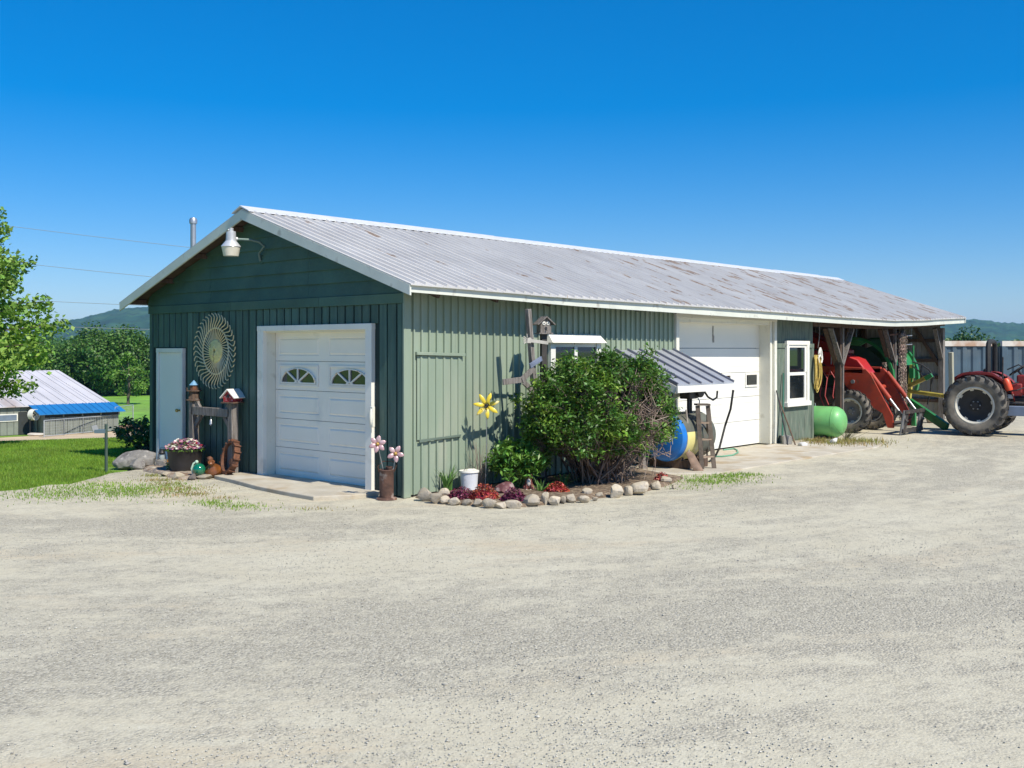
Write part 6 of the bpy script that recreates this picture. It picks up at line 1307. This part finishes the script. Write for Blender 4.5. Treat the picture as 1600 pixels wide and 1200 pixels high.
G1 = 'trees behind the low barn'
tree(150, 620, 150, 9.6, 6.2, LOAK, 'broad dark green tree rising behind the low barn roof', 51, 60, .42, 190, .0, group=G1)
tree(190, 620, 146, 9.9, 6.0, LOAK, 'rounded full tree next to the corner of the green garage', 52, 60, .42, 190, .0, group=G1)
tree(122, 615, 156, 8.2, 4.2, LDK, 'darker narrow tree squeezed between broad trees behind the barn', 53, 40, .42, 160, .0, group=G1)
tree(232, 615, 148, 7.6, 4.0, LDK, 'dark tree partly hidden by the garage corner', 54, 40, .42, 160, .0, group=G1)
tree(200, 625, 122, 6.6, 2.2, LLT, 'slender young light green tree standing in the hay field', 55, 26, .30, 80, .12, group=G1, cr=.36)
tree(172, 618, 158, 8.6, 6.0, LDK, 'dark tree filling the gap between the two broad trees', 59, 44, .42, 170, .0, group=G1)
tree(85, 612, 152, 7.6, 5.5, LOAK, 'full green tree over the ridge of the low barn', 60, 40, .42, 160, .0, group=G1)
tree(40, 610, 150, 7.8, 6.0, LOAK, 'wide tree behind the barn roof next to the maple', 56, 36, .42, 130, .05, group=G1)
tree(5, 610, 155, 8.6, 6.0, LDK, 'dark tree behind the barn seen through the maple', 57, 36, .42, 120, .05, group=G1)
def conifer(px, dep, h, r, label, seed):
    rs = np.random.RandomState(seed); b = Dp(px, 600, dep); b = Vector((b.x, b.y, hz(b.x, b.y))); T = thing('spruce_tree', b, label, 'tree', G1)
    MB().tube([(0, 0, 0), (0, 0, h * .97)], [h * .02, .02], 7).build('trunk', bark, T); n = 2600; z = rs.uniform(.06, 1, n) ** .8; lay = .8 + .25 * np.sin(z * 60); a = rs.uniform(0, 6.28, n); q = r * (1.04 - z) * lay * np.sqrt(rs.uniform(.1, 1, n))
    obj('crown', leaf_mesh('crown', np.column_stack([q * np.cos(a), q * np.sin(a), z * h - q * .3]), .5, LDK, rs, .35, .1), T)
conifer(98, 165, 7.2, 1.9, 'small dark pointed spruce behind the barn ridge', 58)
G2 = 'trees beyond the containers'
tree(1516, 545, 150, 9.4, 5.2, LDK, 'large rounded dark green tree beyond the containers', 61, 46, .42, 150, .05, group=G2)
for i, (px, h, r, mt, lb_) in enumerate(((1480, 8.2, 4.0, LLT, 'light green tree between the bay end and the dark tree'), (1552, 7.6, 4.0, LOL, 'olive green tree right behind the roll bar'), (1575, 7.2, 4.2, LOAK, 'mid green tree above the gap of the containers'), (1602, 7.4, 4.5, LOL, 'pale olive tree over the long container'), (1640, 7.8, 4.5, LOAK, 'green tree past the end of the long container'), (1445, 7.5, 4.2, LOAK, 'green tree hidden behind the machine bay roof'))):
    tree(px, 545, 160 + 5 * (i % 3), h, r, mt, lb_, 70 + i, 30, .42, 120, .05, group=G2)
# far wood on the slope: one mass
def wood(name, px0, px1, d0, d1, ytop, n, label, seed, mts, hmul=1.0):
    rs = np.random.RandomState(seed); P = []; O = []
    for i in range(n):
        d = rs.uniform(d0, d1); px = rs.uniform(px0, px1); b = Vector((CAM.x, CAM.y, 0)) + float(d) * (FW + float(px - 800) / FPX * RT)
        yt = float(np.interp(px, [a for a, _ in ytop], [c for _, c in ytop])) + rs.normal(0, 2.5); ft = (d - d0) / (d1 - d0)
        z = 2.1 + (545 - (yt + (1 - ft) * 26)) / FPX * d; r_ = rs.uniform(.010, .016) * d; m_ = 46
        q = unit(rs.normal(size=(m_, 3))); q[:, 2] = np.abs(q[:, 2]) - .25; P.append(np.array([b.x, b.y, z - r_]) + q * np.array([r_ * .8, r_ * .8, r_])); O.append(q)
        q2 = rs.uniform(-1, 1, (16, 3)); P.append(np.array([b.x, b.y, z - r_ * 2.2]) + q2 * np.array([r_, r_, r_ * 1.2])); O.append(unit(q2))
    return tag(obj(name, leaf_mesh(name, np.concatenate(P), d0 * .0052, mts, rs, .8, .3, np.concatenate(O))), label, 'wood', kind='stuff')
wood('far_wood', -160, 420, 320, 520, [(-160, 520), (60, 522), (120, 520), (240, 522), (420, 530)], 900, 'far green wood spread below the hill behind the barn', 81, LOAK)
wood('far_wood', 1330, 1720, 300, 480, [(1330, 524), (1480, 524), (1560, 527), (1720, 527)], 620, 'far green wood spread beyond the containers', 82, LOAK)

# ------------------------------------------------------------------ low barn below the lawn
e_ = BE
ec = BC.copy(); gz = hz(ec.x, ec.y)
BN = thing('low_barn', (ec.x, ec.y, gz), 'low grey barn with a pale metal roof and blue lean-to roof', 'barn', rotz=math.atan2(e_.y, e_.x))
# local: +x along the eave to the right, -y towards us (n2)
eh = ec.z - gz; bw = mat('barn_grey', (.20, .215, .185), .75, var=.15, vscale=1.2, rand=.05); br = mat('barn_roof', (.56, .54, .55), .5, var=.1, vscale=.6, col2=(.36, .27, .21), c2scale=.35, c2lo=.55, c2hi=.75, stretch=(1, .3, 1), rand=.05); bl = mat('blue_roof', (.02, .17, .42), .4, var=.08, vscale=1, coat=.2, rand=.06)
RUN = 10.3; RISE = 2.4; LB = 30
for i in range(20):
    a, b = -LB + i * 1.5, -LB + (i + 1) * 1.5 - .03
    MB().add([(a, -.3, eh - .1), (b, -.3, eh - .1), (b, RUN, eh + RISE), (a, RUN, eh + RISE), (a, -.3, eh - .18), (b, -.3, eh - .18), (b, RUN, eh + RISE - .08), (a, RUN, eh + RISE - .08)], [(0, 1, 2, 3), (4, 7, 6, 5), (0, 4, 5, 1), (1, 5, 6, 2), (2, 6, 7, 3), (3, 7, 4, 0)]).build('roof_sheet', br, BN, smooth=False)
for i in range(38): MB().bar((-LB + i * .8, -.3, eh - .08), (-LB + i * .8, RUN, eh + RISE + .02), .05, .05).build('roof_rib', br, BN)
MB().add([(-LB, RUN, eh + RISE), (0, RUN, eh + RISE), (0, 2 * RUN, eh), (-LB, 2 * RUN, eh), (-LB, RUN, eh + RISE - .08), (0, RUN, eh + RISE - .08), (0, 2 * RUN, eh - .08), (-LB, 2 * RUN, eh - .08)], [(0, 1, 2, 3), (4, 7, 6, 5), (0, 4, 5, 1), (1, 5, 6, 2), (2, 6, 7, 3), (3, 7, 4, 0)]).build('back_roof', br, BN, smooth=False)
MB().prism([(.2, 0), (2 * RUN - .2, 0), (2 * RUN - .2, eh - .2), (RUN, eh + RISE - .15), (.2, eh - .2)], .15, Matrix(((0, 0, 1, -.4), (1, 0, 0, 0), (0, 1, 0, 0), (0, 0, 0, 1)))).build('gable_wall', bw, BN, smooth=False)
for i in range(60):
    a = -LB + i * .5; b = a + .47; MB().bb(a, b, .0, .1, 0, eh - .25 if i % 1 == 0 else 1).build('siding_board', bw, BN)
MB().bb(-LB, -.3, .1, .2, 0, eh - .2).build('wall', dark_in, BN)
x0 = -6.0
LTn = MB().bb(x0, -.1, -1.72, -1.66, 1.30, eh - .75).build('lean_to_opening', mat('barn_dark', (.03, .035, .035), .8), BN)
for i in range(13):
    a = x0 + i * .455; MB().bb(a, a + .43, -1.80, -1.70, 0, 1.32).build('siding_board', bw, BN)
for i in range(5): MB().bb(x0 + i * 1.47, x0 + i * 1.47 + .1, -1.82, -1.72, 1.3, eh - .68).build('lean_to_post', bw, BN)
MB().bb(x0, x0 + .1, -1.7, 0, 0, eh - .6).build('lean_to_wall', bw, BN); MB().bb(-.2, -.1, -1.7, 0, 0, eh - .6).build('lean_to_wall', bw, BN)
for i in range(13):
    a = x0 - .5 + i * .52; b = a + .50
    MB().add([(a, -.2, eh - .06), (b, -.2, eh - .06), (b, -2.3, eh - .68), (a, -2.3, eh - .68), (a, -.2, eh - .12), (b, -.2, eh - .12), (b, -2.3, eh - .74), (a, -2.3, eh - .74)], [(0, 1, 2, 3), (4, 7, 6, 5), (0, 4, 5, 1), (1, 5, 6, 2), (2, 6, 7, 3), (3, 7, 4, 0)]).build('blue_roof_sheet', bl, BN, smooth=False)
    MB().bar((a, -.2, eh - .04), (a, -2.3, eh - .66), .05, .04).build('blue_roof_rib', bl, BN)
wx = -9.2
wb = MB().bb(wx, wx + 1.95, -.06, .0, 1.05, 1.62).build('window', white_paint, BN); MB().bb(wx + .08, wx + 1.87, -.08, -.06, 1.12, 1.55).build('pane', mat('sky_pane', (.16, .2, .27), .1, spec=.8), wb)
MB().bb(-7.2, -6.1, -.04, .0, 0, 1.75).build('barn_door', MATS['barn_dark'], BN)
FN = thing('barn_fan', (0, 0, 0), 'round cream ventilation fan standing at the barn wall', 'fan'); fq = Dp(53, 648, 78.6); FN.location = fq; FN.rotation_euler = (0, 0, math.atan2(e_.y, e_.x) + .5)
XF_ = Matrix(((1, 0, 0, 0), (0, 0, 1, 0), (0, -1, 0, 0), (0, 0, 0, 1)))
MB().lathe([(.40, -.22), (.43, -.22), (.43, .22), (.35, .25), (.35, -.18), (.40, -.22)], 28, XF_).build('shroud', cream_paint, FN)
for i in range(4): MB().bar((0, -.05, 0), (.33 * math.cos(i * 1.57), -.05, .33 * math.sin(i * 1.57)), .03, .16, up=(0, 1, 0)).build('blade', cream_paint, FN)
MB().ball((0, -.05, 0), .1, 12, 8).build('motor', greasy, FN)
for s in (-.4, .4): MB().bar((s, 0, -.3), (s, 0, hz(fq.x, fq.y) - fq.z), .06, .06, up=(0, 1, 0)).build('leg', black_metal, FN)
# wire fence panels before the barn
fen = mat('galvanised', (.50, .52, .52), .45, metal=.5, var=.1)
def panel(pa, pb, zb0, h, label, mesh=True):
    T = thing('wire_fence', (pa.x, pa.y, zb0), label, 'fence', 'wire fence panels before the low barn'); d = Vector((pb.x - pa.x, pb.y - pa.y, hz(pb.x, pb.y) - hz(pa.x, pa.y))); up_ = Vector((0, 0, 1))
    for f in (0, 1): MB().tube([d * f, d * f + up_ * h], .045, 6).build('post', fen, T)
    for zz in (.08, h): MB().tube([up_ * zz, d + up_ * zz], .035, 6).build('rail', fen, T)
    mm = MB(); L_ = d.length; n = int(L_ / .22)
    for i in range(n + 1): mm.tube([d * (i / n) + up_ * .1, d * (i / n) + up_ * h], .006, 3, cap=False)
    for k in range(6): mm.tube([up_ * (.1 + k * h / 6), d + up_ * (.1 + k * h / 6)], .006, 3, cap=False)
    mm.build('wire_mesh', fen, T)['kind'] = 'stuff'
def gp(px, dep): v = Dp(px, 670, dep); return Vector((v.x, v.y, hz(v.x, v.y)))
fp_ = [gp(69, 76.6), gp(100, 78.3), gp(130, 80.), gp(180, 82.6), gp(208, 86.)]
for i, (a, b) in enumerate(zip(fp_, fp_[1:])): panel(a, b, hz(a.x, a.y), 1.25 if i < 3 else 1.9, ['wire fence panel next to the dark barn door', 'wire fence panel in the middle of the lean-to', 'wire fence panel along the end of the lean-to'][i] if i < 3 else 'taller galvanised gate panel beside the end of the barn')
rock('rubble_pile', (*(gp(58, 78.0)[:2]), hz(fq.x, fq.y)), (.8, .4, .15), mat('pale_rubble', (.5, .46, .4), .9), 'low pile of pale rubble at the barn door', 'rubble', 777)
rock('rubble_pile', (*(gp(196, 84)[:2]), hz(gp(196, 84).x, gp(196, 84).y) - .1), (2.4, .8, .3), mat('bare_soil', (.22, .13, .09), .95, var=.3, vscale=2), 'low bank of bare reddish soil at the field edge', 'soil bank', 778)

# ------------------------------------------------------------------ feeder post on the lawn, wires
q = G(166, 736); FP = thing('feeder_post', (q.x, q.y, -.02), 'thin dark green post with a small tray standing on the lawn edge', 'post'); d_ = (q - CAM).dot(FW); ht = 2.1 + (545 - 661) / FPX * d_
pgm = mat('post_green', (.05, .085, .07), .6, var=.2)
MB().bar((0, 0, 0), (.0, .0, ht), .04, .035, up=(0, 1, 0)).build('stake', pgm, FP)
tz = 2.1 + (545 - 672) / FPX * d_; L__ = -Vector((RT.x, RT.y, 0))
MB().box(L__ * .09 + Vector((0, 0, tz)), (.18, .12, .06), rot=(0, 0, math.atan2(RT.y, RT.x))).build('tray', mat('tray_blue', (.12, .17, .20), .5), FP); MB().bar(L__ * .18 + Vector((0, 0, tz)), L__ * .21 + Vector((0, 0, tz + .10)), .10, .015, up=(0, 1, 0)).build('tray_lip', steel, FP)
MB().bar(-L__ * .03 + Vector((0, 0, tz - .12)), L__ * .05 + Vector((0, 0, tz - .12)), .03, .02).build('cross_clip', pgm, FP)
wire_m = mat('wire', (.35, .36, .38), .5, metal=.3, var=.05)
pA, pB = Dp(-330, 600, 40), Dp(425, 600, 40)
def upole(p_, h, label):
    T = thing('utility_pole', (p_.x, p_.y, hz(p_.x, p_.y) - .1), label, 'utility pole'); MB().tube([(0, 0, 0), (0, 0, h)], [.14, .10], 10).build('pole', old_wood, T); MB().box((0, .08, h - .4), (1.2, .1, .1)).build('crossarm', old_wood, T)
    for s in (-.5, .5): MB().lathe([(0, 0), (.04, 0), (.05, .05), (.03, .1), (0, .11)], 10, Matrix.Translation((s, .08, h - .35))).build('insulator', white_paint, T)
upole(pA, 9.4, 'tall utility pole on the lawn carrying the wires'); upole(pB, 7.0, 'short utility pole behind the garage carrying the wires')
for i, ((xa, ya), (xb, yb), lb_) in enumerate((((20, 350), (300, 385), 'highest thin wire running to the garage roof'), ((30, 407), (240, 430), 'second thin wire below the highest one'), ((60, 466), (200, 473), 'third thin wire just above the hill'), ((30, 504), (235, 512), 'lowest thin wire crossing before the wooded hill'))):
    s = (yb - ya) / (xb - xa); ends = [Dp(px, ya + s * (px - xa), 40) for px in (-330, 425)]; a, b = ends; pts = [a.lerp(b, k / 12) - Vector((0, 0, .10 * math.sin(math.pi * k / 12))) for k in range(13)]
    tag(MB().tube(pts, .009, 5).build('power_line', wire_m), lb_, 'power line', 'power lines over the lawn')
# ------------------------------------------------------------------ thin summer haze between here and the hills
hm_ = bpy.data.materials.new('haze_air'); hm_.use_nodes = True; t = hm_.node_tree; t.nodes.clear(); o_ = t.nodes.new('ShaderNodeOutputMaterial'); v_ = t.nodes.new('ShaderNodeVolumePrincipled')
v_.inputs['Color'].default_value = (.25, .55, 1, 1); v_.inputs['Density'].default_value = .0001; v_.inputs['Anisotropy'].default_value = 0
t.links.new(v_.outputs[0], o_.inputs['Volume'])
tag(MB().bb(-6500, 8200, -6500, 8200, -14, 150).build('haze', hm_, smooth=False), 'thin bluish summer haze over the whole valley', 'haze', kind='stuff')
